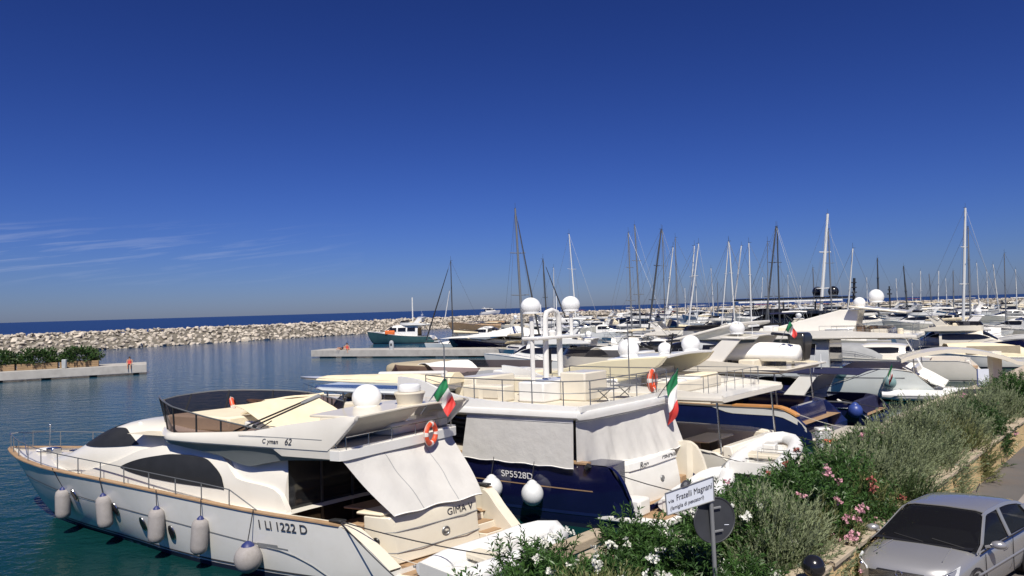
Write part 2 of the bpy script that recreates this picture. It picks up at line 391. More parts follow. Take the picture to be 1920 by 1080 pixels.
def rock_mesh(i):
    rr = random.Random(100+i); bm = bmesh.new()
    for _ in range(15):
        d = Vector((rr.gauss(0, 1), rr.gauss(0, 1), rr.gauss(0, 1))).normalized()*rr.uniform(.78, 1.0); bm.verts.new((d.x*rr.uniform(.85, 1.15), d.y*.85, d.z*.68))
    bmesh.ops.convex_hull(bm, input=bm.verts); 
    for v in [v for v in bm.verts if not v.link_faces]: bm.verts.remove(v)
    me = bpy.data.meshes.new('boulder'); bm.to_mesh(me); bm.free(); me.materials.append(MATS['rock_piece']); return me
rmesh = [rock_mesh(i) for i in range(9)]
rdata = [(np.array([v.co[:] for v in me.vertices]), [tuple(p.vertices) for p in me.polygons]) for me in rmesh]
places = []
for P, t in along(sm, 1.0):
    nrm = Vector((-t.y, t.x)); far = P.y
    for o_ in (-.2, .8, 1.8, 2.8, 3.8, 4.8, 5.8, 6.8, 8.0, 9.4):
        if P.y > 330 and rnd.random() < .35: continue
        oo = o_+rnd.uniform(-.6, .6); z = min(.2+.55*max(oo, 0), 3.9)+rnd.uniform(-.2, .22)
        if oo > 10: z -= .5
        q = P+nrm*oo+t*rnd.uniform(-.6, .6); s_ = rnd.choice((.42, .52, .62, .75, 1.0))*(1.15 if P.y > 300 else 1)
        places.append((q.x, q.y, z, s_))
def seen_size(p):
    x, y = proj(p[:3]); return p[3]/p[1]*(1 if 0 < x < 700 and p[1] < 240 else .01)
places.sort(key=seen_size, reverse=True)
def rot3():
    a = Vector((rnd.gauss(0, 1), rnd.gauss(0, 1), rnd.gauss(0, 1))).normalized(); return Matrix.Rotation(rnd.uniform(0, 6.28), 3, a)
for p in places[:300]:
    o = bpy.data.objects.new('boulder', rnd.choice(rmesh)); COL.objects.link(o); o.parent = bwo; o.location = p[:3]
    o.rotation_euler = (rnd.uniform(-.5, .5), rnd.uniform(-.5, .5), rnd.uniform(0, 6.28)); s_ = p[3]*1.05; o.scale = (s_*rnd.uniform(.9, 1.25), s_, s_*rnd.uniform(.8, 1.1))
V, Fc = [], []; base = 0
for p in places[300:]:
    vv, ff = rnd.choice(rdata); Mx = np.array(Matrix.Rotation(rnd.uniform(0, 6.28), 3, 'Z') @ Matrix.Rotation(rnd.uniform(-.5, .5), 3, 'X')) * p[3]*1.05
    V.append(vv@Mx.T+np.array(p[:3])); Fc += [tuple(base+i for i in f) for f in ff]; base += len(vv)
me = bpy.data.meshes.new('boulders'); me.from_pydata(np.concatenate(V).tolist(), [], Fc); me.materials.append(MATS['rock'])
o = bpy.data.objects.new('boulder_mass', me); COL.objects.link(o); o.parent = bwo; tag(o, kind='stuff')

def slab_poly(name, poly, z0, z1, material, parent=None, bevel=.03, wall=None):
    m = MB(); m.loft([[(*p, z0) for p in poly], [(*p, z1) for p in poly]]); return m.build(name, material, parent, ang=None, bevel=bevel)
# pier with planters that comes in from the side
a, b_ = zp(275, 683, 1.25), zp(-260, 712, 1.25); d = (a-b_).normalized(); nrm = Vector((-d.y, d.x, 0))
pr = slab_poly('pier', [tuple((a)[:2]), tuple((a+nrm*6)[:2]), tuple((b_+nrm*6)[:2]), tuple(b_[:2])], .25, 1.25, 'concrete')
tag(pr, 'low concrete pier carrying the wooden planters', kind='structure')
PIER_L = (a, d, nrm)
for i, t in enumerate((1.2, 6, 11, 16, 21, 26, 31)):
    m = MB(); c = a-d*t+nrm*1.2; m.lathe([(.35, -2), (.35, .25)], (c.x, c.y, 0), 10); c = a-d*t+nrm*4.6; m.lathe([(.35, -2), (.35, .25)], (c.x, c.y, 0), 10)
    m.build('pile', 'concrete_wet', pr)
# pier in mid harbour
a, b_ = zp(583, 657, 1.2), zp(1085, 653, 1.2); d = (b_-a).normalized(); nrm = Vector((-d.y, d.x, 0))
b2_ = a+d*110
pr = slab_poly('pier', [tuple(a[:2]), tuple(b2_[:2]), tuple((b2_+nrm*5)[:2]), tuple((a+nrm*5)[:2])], .2, 1.2, 'concrete')
tag(pr, 'grey concrete pier in mid harbour with boats on both sides', kind='structure')
PIER_M = (a, d, nrm)
for i in range(9):
    m = MB(); c = a+d*(2.2+i*(4 if i < 2 else 9))+nrm*1; m.box(c.x-.9, c.x+.9, c.y-.6, c.y+2.4, -2, .2); m.build('pile', 'concrete_wet', pr)
# quay the boats lie stern-to, promenade road above it
QE = [(-10, 5.0), (-4, 11.2), (2.2, 17.0), (11.9, 27.6), (19.0, 36.6), (25.5, 43.3), (34, 51.5), (64, 83)]
WALL = [(-3.6, 2.9), (-1, 5.6), (3.4, 10.3), (6.5, 13.6), (12.5, 19.9), (17.2, 24.8), (30, 38.2), (63, 74)]
RZ = 1.85
m = MB()
pts = [(x+.0, y) for x, y in QE]; back = [(x+5.6, y-5.6) for x, y in QE]
m.loft([[(*p, -3) for p in pts+back[::-1]], [(*p, 1.0) for p in pts+back[::-1]]])
tag(m.build('quay', 'quay_stone', ang=None, bevel=.05), 'tan stone quay the yachts are moored to', kind='structure')
m = MB()   # planting terrace behind the promenade wall
inn = [(-6.2, 6.2), (-3.0, 9.2), (1.0, 13.0), (4.6, 15.6), (10.9, 21.6), (15.6, 26.5), (28.5, 40.0), (61, 76)]
m.loft([[(*p, .9) for p in WALL+inn[::-1]], [(*p, RZ+.3) for p in WALL+inn[::-1]]])
tag(m.build('planting_bed', 'soil', ang=None), 'raised earth bed between quay and road', kind='structure')
m = MB(); rd = [(x, y) for x, y in WALL]; out = [(x+26, y-20) for x, y in WALL]
m.loft([[(*p, 0) for p in rd+out[::-1]], [(*p, RZ) for p in rd+out[::-1]]])
tag(m.build('road', 'asphalt', ang=None), 'worn asphalt promenade road', kind='structure')
# promenade wall of ochre render with stone coping
def wall_strip(path, th, z0, z1, off=0.):
    rows = [[], []]
    for i, p in enumerate(path):
        a, b_ = Vector(path[max(0, i-1)]), Vector(path[min(len(path)-1, i+1)]); t = (b_-a).normalized(); n = Vector((t.y, -t.x)); P = Vector(p)
        rows[0].append(P+n*(off+th/2)); rows[1].append(P+n*(off-th/2))
    m = MB(); m.loft([[(*rows[0][i], z0), (*rows[0][i], z1), (*rows[1][i], z1), (*rows[1][i], z0)] for i in range(len(path))]); return m
pw = empty('promenade_wall', (0, 0, 0)); tag(pw, 'low ochre rendered wall with stone coping along the road', 'wall')
wall_strip(WALL, .34, RZ-.3, RZ+.80).build('wall_body', 'stucco', pw, ang=None, bevel=.02)
for P, t in along([p for p in WALL], 1.0):
    n = Vector((t.y, -t.x)); m = MB(); a, b_ = P+t*.008, P+t*.985
    m.loft([[(*(q+n*.23), z) for q in (a, b_)]+[(*(q-n*.23), z) for q in (b_, a)] for z in (RZ+.803, RZ+.88)]); m.build('coping_stone', 'coping', pw, ang=None, bevel=.012)
# pale worn line along the gutter
m = wall_strip([(x+.95, y-.92) for x, y in WALL], .2, RZ+.004, RZ+.008); tag(m.build('gutter_strip', 'paving', ang=None), 'pale gutter strip along the road edge', kind='structure')
# far pavement on the corner
m = MB(); m.box(23, 60, 23.5, 29, RZ-.1, RZ+.13); tag(m.build('pavement', 'paving', ang=None), 'grey pavement beyond the bend of the road', kind='structure')

# ------------------------------------------------------------------ boat kit
class Boat:
    def __init__(s, name, label, cat, O, head, k=0., group=None):
        s.root = empty(name, (O[0], O[1], 0), R(head)); tag(s.root, label, cat, group); s.k = k; s.O = Vector((O[0], O[1], 0)); s.h = R(head); s.warp = None
    def m(s): return MB(s.k, s.warp)
    def w(s, u, v, z):
        x, y = u+s.k*v, v; c, sn = math.cos(s.h), math.sin(s.h); return Vector((s.O.x+c*x-sn*y, s.O.y+sn*x+c*y, z))
    def p(s, mb, name, material, parent=None, **kw): return mb.build(name, material, parent or s.root, **kw)
    # hull by stations: u, half beam, sheer height, keel height, fullness
    def hull(s, us, hb, zg, zk, pw, material, n=26, nz=8, boot='antifoul', boot_h=.14):
        s.us, s.hb, s.zg, s.zk, s.pw = us, hb, zg, zk, pw
        U = [us[0]+(us[-1]-us[0])*(1-(1-i/(n-1))**1.35) for i in range(n)]
        T = [(j/(nz-1))**1.6 for j in range(nz)]
        rings = [[s.surf(u, t, 1) for t in T[::-1]]+[s.surf(u, t, -1) for t in T[1:]] for u in U]
        m = s.m(); m.grid(rings); m.f.append(tuple(range(len(rings[0])))); s.U = U
        s.hull_o = s.p(m, 'hull', material, ang=50)
        if boot:
            m = s.m()
            for sd in (1, -1): m.grid([[s.zsurf(u, z, sd, .008) for z in (-.25, boot_h)] for u in U if s.zkf(u) < -.02])
            s.p(m, 'boot_stripe', boot, s.hull_o)
        return s.hull_o
    def zkf(s, u): return cr(s.us, s.zk, u)
    def zgf(s, u): return cr(s.us, s.zg, u)
    def hbf(s, u): return cr(s.us, s.hb, u)
    def surf(s, u, t, sd, off=0.):
        zk, zg = s.zkf(u), s.zgf(u); p = cr(s.us, s.pw, u); return (u, sd*(s.hbf(u)*max(t, 0)**p+off), zk+(zg-zk)*t)
    def zsurf(s, u, z, sd, off=0.):
        zk, zg = s.zkf(u), s.zgf(u); return s.surf(u, min(max((z-zk)/(zg-zk), 0), 1), sd, off)
    def deck(s, u0, u1, dz, material, inset=.06, name='deck', camber=.06, n=20, parent=None):
        rows = []
        for u in lin(u0, u1, n):
            h = max(s.hbf(u)-inset, .005); z = s.zgf(u)-dz
            rows.append([(u, h*q, z+camber*(1-q*q)) for q in (-1, -.6, 0, .6, 1)])
        m = s.m(); m.grid(rows); return s.p(m, name, material, parent)
    def caprail(s, u0, u1, w, h, material, dz=0., name='cap_rail', sides=(1, -1), n=30, parent=None):
        for sd in sides:
            rings = []
            for u in lin(u0, u1, n):
                v, z = s.hbf(u), s.zgf(u)+dz; vi = max(v-w, 0); rings.append([(u, sd*(v+.03), z), (u, sd*(v+.03), z+h), (u, sd*vi, z+h), (u, sd*vi, z)])
            m = s.m(); m.loft(rings); s.p(m, name, material, parent, ang=40)
    def stripe(s, u0, u1, zf, w, material, name='stripe', n=30, off=.008, sides=(1, -1)):
        m = s.m()
        for sd in sides: m.grid([[s.zsurf(u, zf(u)-w/2, sd, off), s.zsurf(u, zf(u)+w/2, sd, off)] for u in lin(u0, u1, n)])
        return s.p(m, name, material, s.hull_o)
    def cabin(s, us, hw, zb, zt, n, material, name='cabin', nu=30, nt=18, parent=None):
        def C(u, th, off=0.):
            c, sn = math.cos(th), math.sin(th); e = 2/n
            v = cr(us, hw, u)*math.copysign(abs(c)**e, c); z0, z1 = cr(us, zb, u), cr(us, zt, u); z = z0+(z1-z0)*max(sn, 0)**e
            return (u, v+off*math.copysign(abs(c)**.5, c), z+off*max(sn, 0))
        def Th(u, z):
            z0, z1 = cr(us, zb, u), cr(us, zt, u); q = min(max((z-z0)/(z1-z0), 0), 1); return math.asin(q**(n/2))
        TH = [PI*j/(nt-1) for j in range(nt)]
        m = s.m(); m.grid([[C(u, t) for t in TH] for u in lin(us[0], us[-1], nu)])
        m.f.append(tuple(range(nt))); m.f.append(tuple(range((nu-1)*nt, nu*nt)))
        o = s.p(m, name, material, parent, ang=40); return C, Th, o
    def window(s, C, Th, uz, material='glass_dark', name='window', sides=(1, -1), parent=None, nz=5, nu=16, off=.014, thick=0.):
        us, zl, zu = zip(*uz)
        for sd in sides:
            rows = []
            for u in lin(us[0], us[-1], nu):
                a, b_ = cr(us, zl, u), cr(us, zu, u); r = []
                for z in lin(a, b_, nz):
                    x, v, zz = C(u, Th(u, z), off); r.append((x, v*sd, zz))
                rows.append(r)
            m = s.m(); m.slab(rows, (0, -sd*thick, 0)) if thick else m.grid(rows)
            s.p(m, name, material, parent, ang=50)
    def rail(s, pts, h, post=True, r=.014, mid=(), material='steel', name='rail', every=1, parent=None):
        """pts: list of base points; rail at height h above each"""
        hs = h if isinstance(h, (list, tuple)) else [h]*len(pts)
        m = s.m(); m.tube([(p[0], p[1], p[2]+hh) for p, hh in zip(pts, hs)], r, 5)
        for q in mid: m.tube([(p[0], p[1], p[2]+hh*q) for p, hh in zip(pts, hs)], r*.7, 4)
        ro = s.p(m, name, material, parent)
        if post:
            for p, hh in list(zip(pts, hs))[::every]:
                m = s.m(); m.tube([p, (p[0], p[1], p[2]+hh)], r*.9, 5); s.p(m, 'stanchion', material, parent)
        return ro
    def box(s, name, material, u0, u1, v0, v1, z0, z1, bevel=.03, parent=None):
        m = s.m(); m.box(u0, u1, v0, v1, z0, z1); return s.p(m, name, material, parent, ang=40, bevel=bevel)
def fender(P, label, kind='cyl', r=.2, h=.62, material='fender_grey', top=None, capm='cap_blue', group='fenders along the hull', tilt=0):
    """hangs with its middle at P; rope up to top"""
    e = empty('fender', (P.x, P.y, P.z)); tag(e, label, 'fender', group); m = MB(); fr_ = random.Random(len(label)*7+int(P.x*50)); e.rotation_euler = (fr_.uniform(-.06, .06), fr_.uniform(-.09, .09), fr_.uniform(0, 6)) if kind == 'cyl' else (0, 0, 0); h *= fr_.uniform(.93, 1.05)
    if kind == 'cyl': m.lathe([(.02, -h*.5), (r*.55, -h*.48), (r*.93, -h*.40), (r, -h*.28), (r, h*.3), (r*.9, h*.42), (r*.6, h*.49), (.03, h*.5)], n=16); zt = h*.5
    else: m.ell((0, 0, 0), (r, r, r*1.05), 18, 12); zt = r*1.02
    m.build('fender_body', material, e, ang=60)
    m = MB(); m.lathe([(r*.5, -.045), (r*.42, .01), (r*.2, .07), (.02, .09)], (0, 0, zt), 12); m.build('fender_cap', capm, e)
    if top is not None:
        bpy.context.evaluated_depsgraph_get() if 0 else None; q = e.rotation_euler.to_matrix().inverted() @ (top-P); m = MB(); m.tube([(0, 0, zt+.08), (q.x, q.y, q.z)], .014, 5); m.build('fender_rope', 'rope_dark', e)
    return e
def lifebuoy(P, axis, label, Rr=.30, r=.075):
    e = empty('lifebuoy', P); tag(e, label, 'lifebuoy'); m = MB(); m.torus((0, 0, 0), Rr, r, axis, 28, 10); m.build('ring', 'life_orange', e)
    for k in range(4):
        m = MB(); m.torus((0, 0, 0), Rr, r*1.06, axis, 5, 10, a0=k*PI/2+.6, a1=k*PI/2+.95); m.build('band', 'life_white', e)
    m = MB(); A = Vector(axis).normalized(); X = A.orthogonal().normalized(); Y = A.cross(X)
    m.tube([X*((Rr+r*1.25)*math.cos(t))+Y*((Rr+r*1.25)*math.sin(t)) for t in lin(0, 2*PI*23/24, 24)], .012, 4, closed=True); m.build('grab_rope', 'rope_pale', e)
    return e
def flag(base, tip, label, L=1.1, Hh=.75, dirn=(.5, .2, -1), seed=1, pole_r=.016):
    """pole from base to tip; cloth hangs folded from the upper pole, three colours"""
    e = empty('flag', base); tag(e, label, 'flag'); base, tip = Vector(base), Vector(tip); ax = (tip-base)
    m = MB(); m.tube([(0, 0, 0), ax], pole_r, 6); m.build('flagpole', 'steel', e)
    rr = random.Random(seed); an = ax.normalized(); D = Vector(dirn).normalized(); nrm = an.cross(D).normalized()
    cols = ('flag_green', 'flag_white', 'flag_red')
    def pt(s_, t): # s_ along fly, t down the hoist
        q = ax - an*(t*Hh*(1-.35*s_)) + D*(s_*L) + nrm*(.10*math.sin(7*s_+2.2*t+seed)*(.3+s_)+.05*math.sin(13*s_-5*t)); return q
    for c in range(3):
        rows = [[pt(s_, t) for t in lin(0, 1, 7)] for s_ in lin(c/3, (c+1)/3, 7)]
        m = MB(); m.slab(rows, nrm*.006); m.build('flag_stripe', cols[c], e, ang=60)
    return e
def rope(a, b_, label, sag=.3, r=.016, material='rope_dark', group='mooring lines', name='mooring_line'):
    a, b_ = Vector(a), Vector(b_); m = MB()
    m.tube([(a.lerp(b_, t)-Vector((0, 0, sag*4*t*(1-t))))-a for t in lin(0, 1, 10)], r, 5); o = m.build(name, material); o.location = a; tag(o, label, 'rope', group); return o
def dome(b, P, r, name='radome', parent=None, material='radome', base=True):
    m = b.m(); m.ell((P[0], P[1], P[2]+r*.05), (r, r, r*1.02), 18, 12, z0=-.55); m.lathe([(r*.84, -.5*r), (r*.84, -.72*r), (r*.6, -.75*r)], P, 18); o = b.p(m, name, material, parent, ang=60)
    return o
def inflatable(name, label, O, head, L=3.0, B=1.5, r=.21, tube='hypalon_white', z=.25, group=None, floor='gel_white', console=True, k=0., engine=False):
    b = Boat(name, label, 'dinghy', O, head, k, group); b.root.location.z = z
    pts = [(0, B/2-r, r)]+[(L*.62*t, B/2-r, r) for t in (.3, .6, 1)]+[(L*.62+L*.36*math.sin(a), (B/2-r)*math.cos(a), r+.13*math.sin(a)) for a in (.5, 1.0, PI/2)]
    full = pts+[(p[0], -p[1], p[2]) for p in pts[-2::-1]]
    m = b.m(); m.tube(full, [r*.6]+[r]*(len(full)-2)+[r*.6], 12); b.p(m, 'tube', tube, ang=60)
    m = b.m(); m.loft([[(u, h, r*.7), (u, 0, zz), (u, -h, r*.7)] for u, h, zz in ((.05, B/2-r, -.02), (L*.6, B/2-r, -.04), (L*.9, .15, .2))]); b.p(m, 'floor', floor)
    b.box('transom', floor, -.02, .04, -(B/2-r), B/2-r, .05, .46, .01)
    m = b.m(); 
    for sd in (1, -1): m.tube([(p[0], p[1]*sd+sd*r*.98, p[2]) for p in pts[:4]], .025, 5)
    b.p(m, 'rubbing_strake', 'rub_grey')
    if console:
        b.box('thwart', 'vinyl', L*.30, L*.42, -(B/2-r), B/2-r, r*1.0, r*1.55, .03); b.box('console', floor, L*.48, L*.60, -.22, .22, .1, .62, .04)
    if engine:
        m = b.m(); m.loft([[(x0, y, zz) for x0, y in ((-.32*q, -.14*q), (-.02, -.14*q), (-.02, .14*q), (-.32*q, .14*q))] for zz, q in ((.5, .8), (.62, 1), (.85, 1), (.92, .7))]); b.p(m, 'outboard_engine', 'engine_black', bevel=.03)
        b.box('engine_leg', 'engine_black', -.2, -.1, -.05, .05, -.35, .5, .02)
    return b
def find(b, px, py, sd=1, off=0., u0=None, u1=None):
    best = None; u0 = b.us[0] if u0 is None else u0; u1 = b.us[-1] if u1 is None else u1
    t0, t1 = .0, 1.
    for it in range(4):
        for i in range(25):
            u = u0+(u1-u0)*i/24
            for j in range(17):
                t = t0+(t1-t0)*j/16; q = b.surf(u, t, sd, off); x, y = proj(b.w(*q)); e = (x-px)**2+(y-py)**2
                if best is None or e < best[0]: best = (e, u, t, q)
        du, dt = (u1-u0)/10, (t1-t0)/8; u0, u1, t0, t1 = best[1]-du, best[1]+du, max(0, best[2]-dt), min(1, best[2]+dt)
    return best[3], best[1], best[2]
def hull_text(b, s, pa, pb, size, material, shear=0., space=1.0, off=.02):
    a, c = Vector(find(b, *pa, 1, 0)[0]), Vector(find(b, *pb, 1, 0)[0]); sl_ = (c.z-a.z)/(a.x-c.x)
    o = text_part(s, size, material, b.hull_o, (0, 0, 0), (1, 0, 0), (0, 1, 0), font_shear=shear, space=space)
    mx_ = max(v.co.x for v in o.data.vertices); f_ = (a.x-c.x)/mx_
    for v in o.data.vertices:
        x = v.co.x*f_; q = b.zsurf(a.x-x, a.z+sl_*x+v.co.y, 1, off+v.co.z); v.co = (q[0]+b.k*q[1], q[1], q[2])
    return o

# ------------------------------------------------------------------ the cream white flybridge yacht in front
b = B1 = Boat('motor_yacht', 'cream white flybridge yacht with grey side band and five fenders along its side', 'yacht', (-1.75, 19.7), 156, .42)
b.hull([-.25, .4, .95, 1.5, 3.2, 5.4, 7.5, 10, 13, 15, 16.2, 16.55, 17.0, 17.6, 18.2, 18.7, 19.0],
       [2.12, 2.22, 2.36, 2.46, 2.53, 2.45, 2.33, 2.15, 1.90, 1.52, 1.20, 1.08, .92, .70, .46, .24, .03],
       [.55, 1.15, 1.60, 1.67, 1.75, 1.85, 1.95, 2.05, 2.15, 2.20, 2.225, 2.23, 2.24, 2.25, 2.26, 2.27, 2.28],
       [-.55, -.6, -.65, -.7, -.75, -.8, -.8, -.75, -.62, -.45, -.15, .2, .85, 1.25, 1.6, 1.9, 2.15],
       [.09, .09, .10, .10, .11, .12, .18, .33, .52, .66, .72, .72, .7, .7, .7, .7, .7], 'gel_white', n=44, nz=10, boot='antifoul')
b.stripe(2.6, 16.2, lambda u: cr([2.6, 4.4, 6.5, 11.9, 16.2], [.86, .96, 1.10, 1.34, 1.62], u), .035, 'rub_grey')
m = b.m()     # arc of the aft hull panel
m.tube([b.zsurf(u, z, 1, .012) for u, z in ((3.3, .86), (2.9, .83), (2.4, .72), (1.9, .52), (1.5, .27), (1.3, .05))], .016, 5); b.p(m, 'panel_line', 'rub_grey', b.hull_o)
b.stripe(-.2, 15.9, lambda u: .21, .05, 'letter_dark', 'boot_line')
b.caprail(1.0, 18.98, .14, .035, 'teak', dz=.0, name='teak_cap_rail', n=46)
b.deck(3.0, 18.95, .10, 'gel_warm', name='side_deck', n=34)
m = b.m()
m.grid([[(u, q*min(b.hbf(u)-.2, 2.3), 1.02) for q in (-1, 0, 1)] for u in lin(.9, 3.6, 8)]); b.p(m, 'cockpit_floor', 'teak')
for sd in (1, -1):   # inner face of the cockpit coaming
    m = b.m(); m.grid([[(u, sd*(b.hbf(u)-.24), z) for z in (1.0, b.zgf(u)+.02)] for u in lin(.9, 3.5, 8)]); m.grid([[(u, sd*(b.hbf(u)-.24), b.zgf(u)+.02), (u, sd*b.hbf(u), b.zgf(u)+.005)] for u in lin(.4, 3.5, 10)])
    b.p(m, 'cockpit_coaming', 'gel_cream')
    m = b.m(); rows = [[(u, sd*(b.hbf(u)+.005), b.zgf(u)+.01), (u, sd*(b.hbf(u)-.32), b.zgf(u)+.01), (u, sd*(b.hbf(u)-.32), .42)] for u in lin(-.22, 1.05, 10)]; m.grid(rows); b.p(m, 'quarter_wing', 'gel_cream')
# stern block, steps, bathing platform
m = b.m(); m.loft([[(1.25, 1.5, z), (.62+.05*q, 1.5, z), (.40-q*.06, 1.36, z), (.34-q*.08, 0, z), (.40-q*.06, -1.2, z), (.62+.05*q, -1.32, z), (1.25, -1.32, z)] for z, q in ((.46, 1.2), (.62, .7), (1.2, 0), (1.55, -.6), (1.66, -1.2))])
tr = b.p(m, 'transom', 'gel_cream', ang=40, bevel=.03)
for z, q in ((.74, .6), (1.27, -.12)):
    m = b.m(); m.tube([(.64+.05*q, 1.505, z), (.395-.06*q, 1.365, z), (.334-.08*q, .7, z), (.332-.08*q, 0, z), (.334-.08*q, -.7, z), (.395-.06*q, -1.205, z), (.64+.05*q, -1.325, z)], .014, 4); b.p(m, 'transom_groove', 'rub_grey', tr)
m = b.m(); m.torus((.305, -.05, .98), .11, .018, (1, 0, 0), 20, 6); m.box(.292, .312, -.12, .04, .93, .97); m.box(.292, .312, -.02, .02, .90, 1.0); b.p(m, 'round_emblem', 'steel_dull', tr)
text_part('GIMA V', .26, 'letter_dark', tr, (.36, -.16, 1.36), (.03, -1, 0), (.09, 0, 1), 'ship_name', k=b.k, space=1.02)
m = b.m(); m.torus((.85, 1.52, 1.02), .085, .03, (0, 1, 0), 16, 6); m.lathe([(.075, 0), (.07, .012)], (.85, 1.51, 1.02), 14, (0, 1, 0)); b.p(m, 'shore_power_inlet', 'dark_metal', tr)
b.box('bathing_platform', 'gel_cream', -1.25, 1.0, -2.0, 2.0, .26, .42, .05)
m = b.m(); m.grid([[(u, v, .426) for v in (-1.85, 0, 1.85)] for u in (-1.15, .5)]); b.p(m, 'platform_teak', 'teak')
for sd, vi, vo in ((1, 1.52, 2.05), (-1, -1.34, -1.95)):
    for q, (u0, z) in enumerate(((.25, .60), (.55, .82), (.9, 1.02))):
        v0, v1 = sorted((vi, vo)); b.box('step', 'gel_cream', u0, 1.3, v0, v1, .4+.001*q, z-.03, .02); b.box('step_tread', 'teak', u0+.02, u0+.36, v0+.03, v1-.03, z-.03, z, .006)
b.box('aft_sunpad', 'cushion', .70, 1.5, -1.3, 1.5, 1.66, 1.76, .05)
b.box('cockpit_table', 'teak', 1.75, 2.6, -.6, .9, 1.60, 1.66, .02); b.box('table_leg', 'steel', 2.1, 2.2, .1, .2, 1.02, 1.6, .01)
b.box('cockpit_seat', 'teak', 1.3, 1.7, -1.4, 1.5, 1.02, 1.42, .03)
# deckhouse
C, Th, dh = b.cabin([3.35, 4.5, 6, 8, 9.5, 10.6, 11.4, 12.6, 13.6, 14.6, 15.6], [1.90, 1.92, 1.90, 1.84, 1.80, 1.76, 1.72, 1.56, 1.32, 1.0, .6],
                   [1.6, 1.66, 1.74, 1.84, 1.92, 1.95, 1.97, 2.02, 2.04, 2.06, 2.10], [3.42, 3.46, 3.50, 3.60, 3.76, 3.76, 3.60, 3.06, 2.68, 2.42, 2.20], 3.4, 'gel_warm', 'deckhouse', nu=44, nt=26)
b.window(C, Th, [(3.15, 1.6, 1.75), (3.3, 1.6, 2.05), (3.7, 1.62, 2.28), (4.9, 1.7, 2.44), (5.5, 1.72, 2.86), (6.3, 1.75, 3.12), (7.6, 1.8, 3.16), (8.8, 1.9, 3.02), (10.0, 1.95, 2.62), (11.2, 2.0, 2.3), (12.0, 2.03, 2.1)], 'gel_warm', 'side_fairing', parent=dh, off=.11, nu=40, thick=.12)
b.window(C, Th, [(5.36, 2.12, 2.2), (5.45, 2.13, 2.42), (5.75, 2.14, 2.66), (6.3, 2.15, 2.88), (7.0, 2.16, 2.93), (7.6, 2.18, 2.92), (8.3, 2.22, 2.84), (8.9, 2.28, 2.74), (9.5, 2.37, 2.58), (9.78, 2.44, 2.47)], 'cover_black', 'saloon_window', parent=dh, off=.125, nu=40)
# wrap-round windscreen
b.window(C, Th, [(9.35, 3.13, 3.15), (9.9, 3.06, 3.36), (10.6, 3.0, 3.54), (11.2, 2.96, 3.50), (11.8, 2.94, 3.28), (12.3, 2.93, 3.02)], 'cover_black', 'windscreen_side', parent=dh, off=.02, nu=24)
rows = []
for i in range(21):
    th = R(42)+R(96)*i/20; a = abs(i/10-1)
    ul = cr([0, .5, 1], [12.6, 12.55, 12.25], a); uu = cr([0, .5, 1], [11.45, 11.35, 11.1], a)
    rows.append([C(u, th, .02) for u in lin(ul, uu, 7)])
m = b.m(); m.grid(rows); b.p(m, 'windscreen', 'cover_black', dh, ang=50)
m = b.m(); m.grid([[(3.345, v, z) for v in lin(-1.75, 1.8, 5)] for z in (1.05, 2.0, 3.2)]); b.p(m, 'saloon_door', 'glass_dark', dh)
for v in (-.9, 0, .9): b.box('door_frame', 'dark_metal', 3.31, 3.34, v-.03, v+.03, 1.05, 3.2, .005, dh)
# flybridge, its stern edge swept a little forward on the far side
b.warp = lambda p: (p[0]+.18*(2.1-p[1])*min(max((6-p[0])/3, 0), 1)*min(max((p[2]-1.75)/1.4, 0), 1), p[1], p[2])
vt = lambda u: cr([1.2, 6, 7.4, 8, 9, 10, 10.6], [2.15, 2.15, 2.06, 1.84, 1.26, .66, .3], u)
zl = lambda u: cr([1.2, 1.6, 3.2, 3.9, 4.5, 5.0, 5.6, 6.8, 8, 9.6], [3.20, 3.17, 3.07, 2.95, 2.84, 2.92, 3.08, 3.22, 3.36, 3.46], u)
for sd in (1, -1):
    rows = []
    for u in lin(1.2, 9.6, 44):
        a, zz = vt(u), zl(u); vi = min(a-.02, 1.98); rows.append([(u, sd*a, 3.50), (u, sd*(a-.05), 3.44), (u, sd*(vi+(a-vi)*.25), 3.5-(3.5-zz)*.55), (u, sd*vi, zz)])
    m = b.m(); m.grid(rows); b.p(m, 'side_band', 'gel_silver', ang=60)
ol = [(u, vt(u)) for u in lin(1.2, 10.6, 30)]; out = [(u, v) for u, v in ol]+[(10.66, 0)]+[(u, -v) for u, v in ol[::-1]]
m = b.m(); m.loft([[(u, v*.985, 3.22 if u < 3.3 else 3.40) for u, v in out], [(u, v*.999, 3.50) for u, v in out]]); fb = b.p(m, 'flybridge_deck', 'gel_warm', ang=40)
zt_ = lambda u: cr([.72, 1.0, 1.7, 3.0, 4.3, 6.3, 8, 9.6, 10.6], [4.35, 4.34, 4.24, 4.05, 3.83, 3.70, 3.62, 3.62, 3.66], u)
zb_ = lambda u: 3.44 if u > 1.55 else 3.44+(1.55-u)/.83*.80
for sd in (1, -1):
    rows = [[(u, sd*(vt(max(u, 1.2))+.01), zb_(u)), (u, sd*(vt(max(u, 1.2))+.02), (zb_(u)+zt_(u))/2), (u, sd*(vt(max(u, 1.2))-.06), zt_(u))] for u in lin(.72, 10.55, 46)]
    m = b.m(); m.slab(rows, (0, -sd*.12, 0)); b.p(m, 'flybridge_coaming', 'gel_warm', fb, ang=50)
    m = b.m(); m.tube([(u, sd*(vt(u)+.02), 3.72 if u > 2 else 3.72) for u in lin(1.75, 4.6, 8)], .008, 4); b.p(m, 'coaming_groove', 'rub_grey', fb)
m = b.m(); m.slab([[(u, v, 4.26+.05*math.cos(v*.7)) for v in lin(-2.02, 2.02, 9)] for u in lin(.78, 2.3, 5)], (0, 0, .07)); ar = b.p(m, 'radar_arch', 'gel_cream', ang=50, bevel=.02)
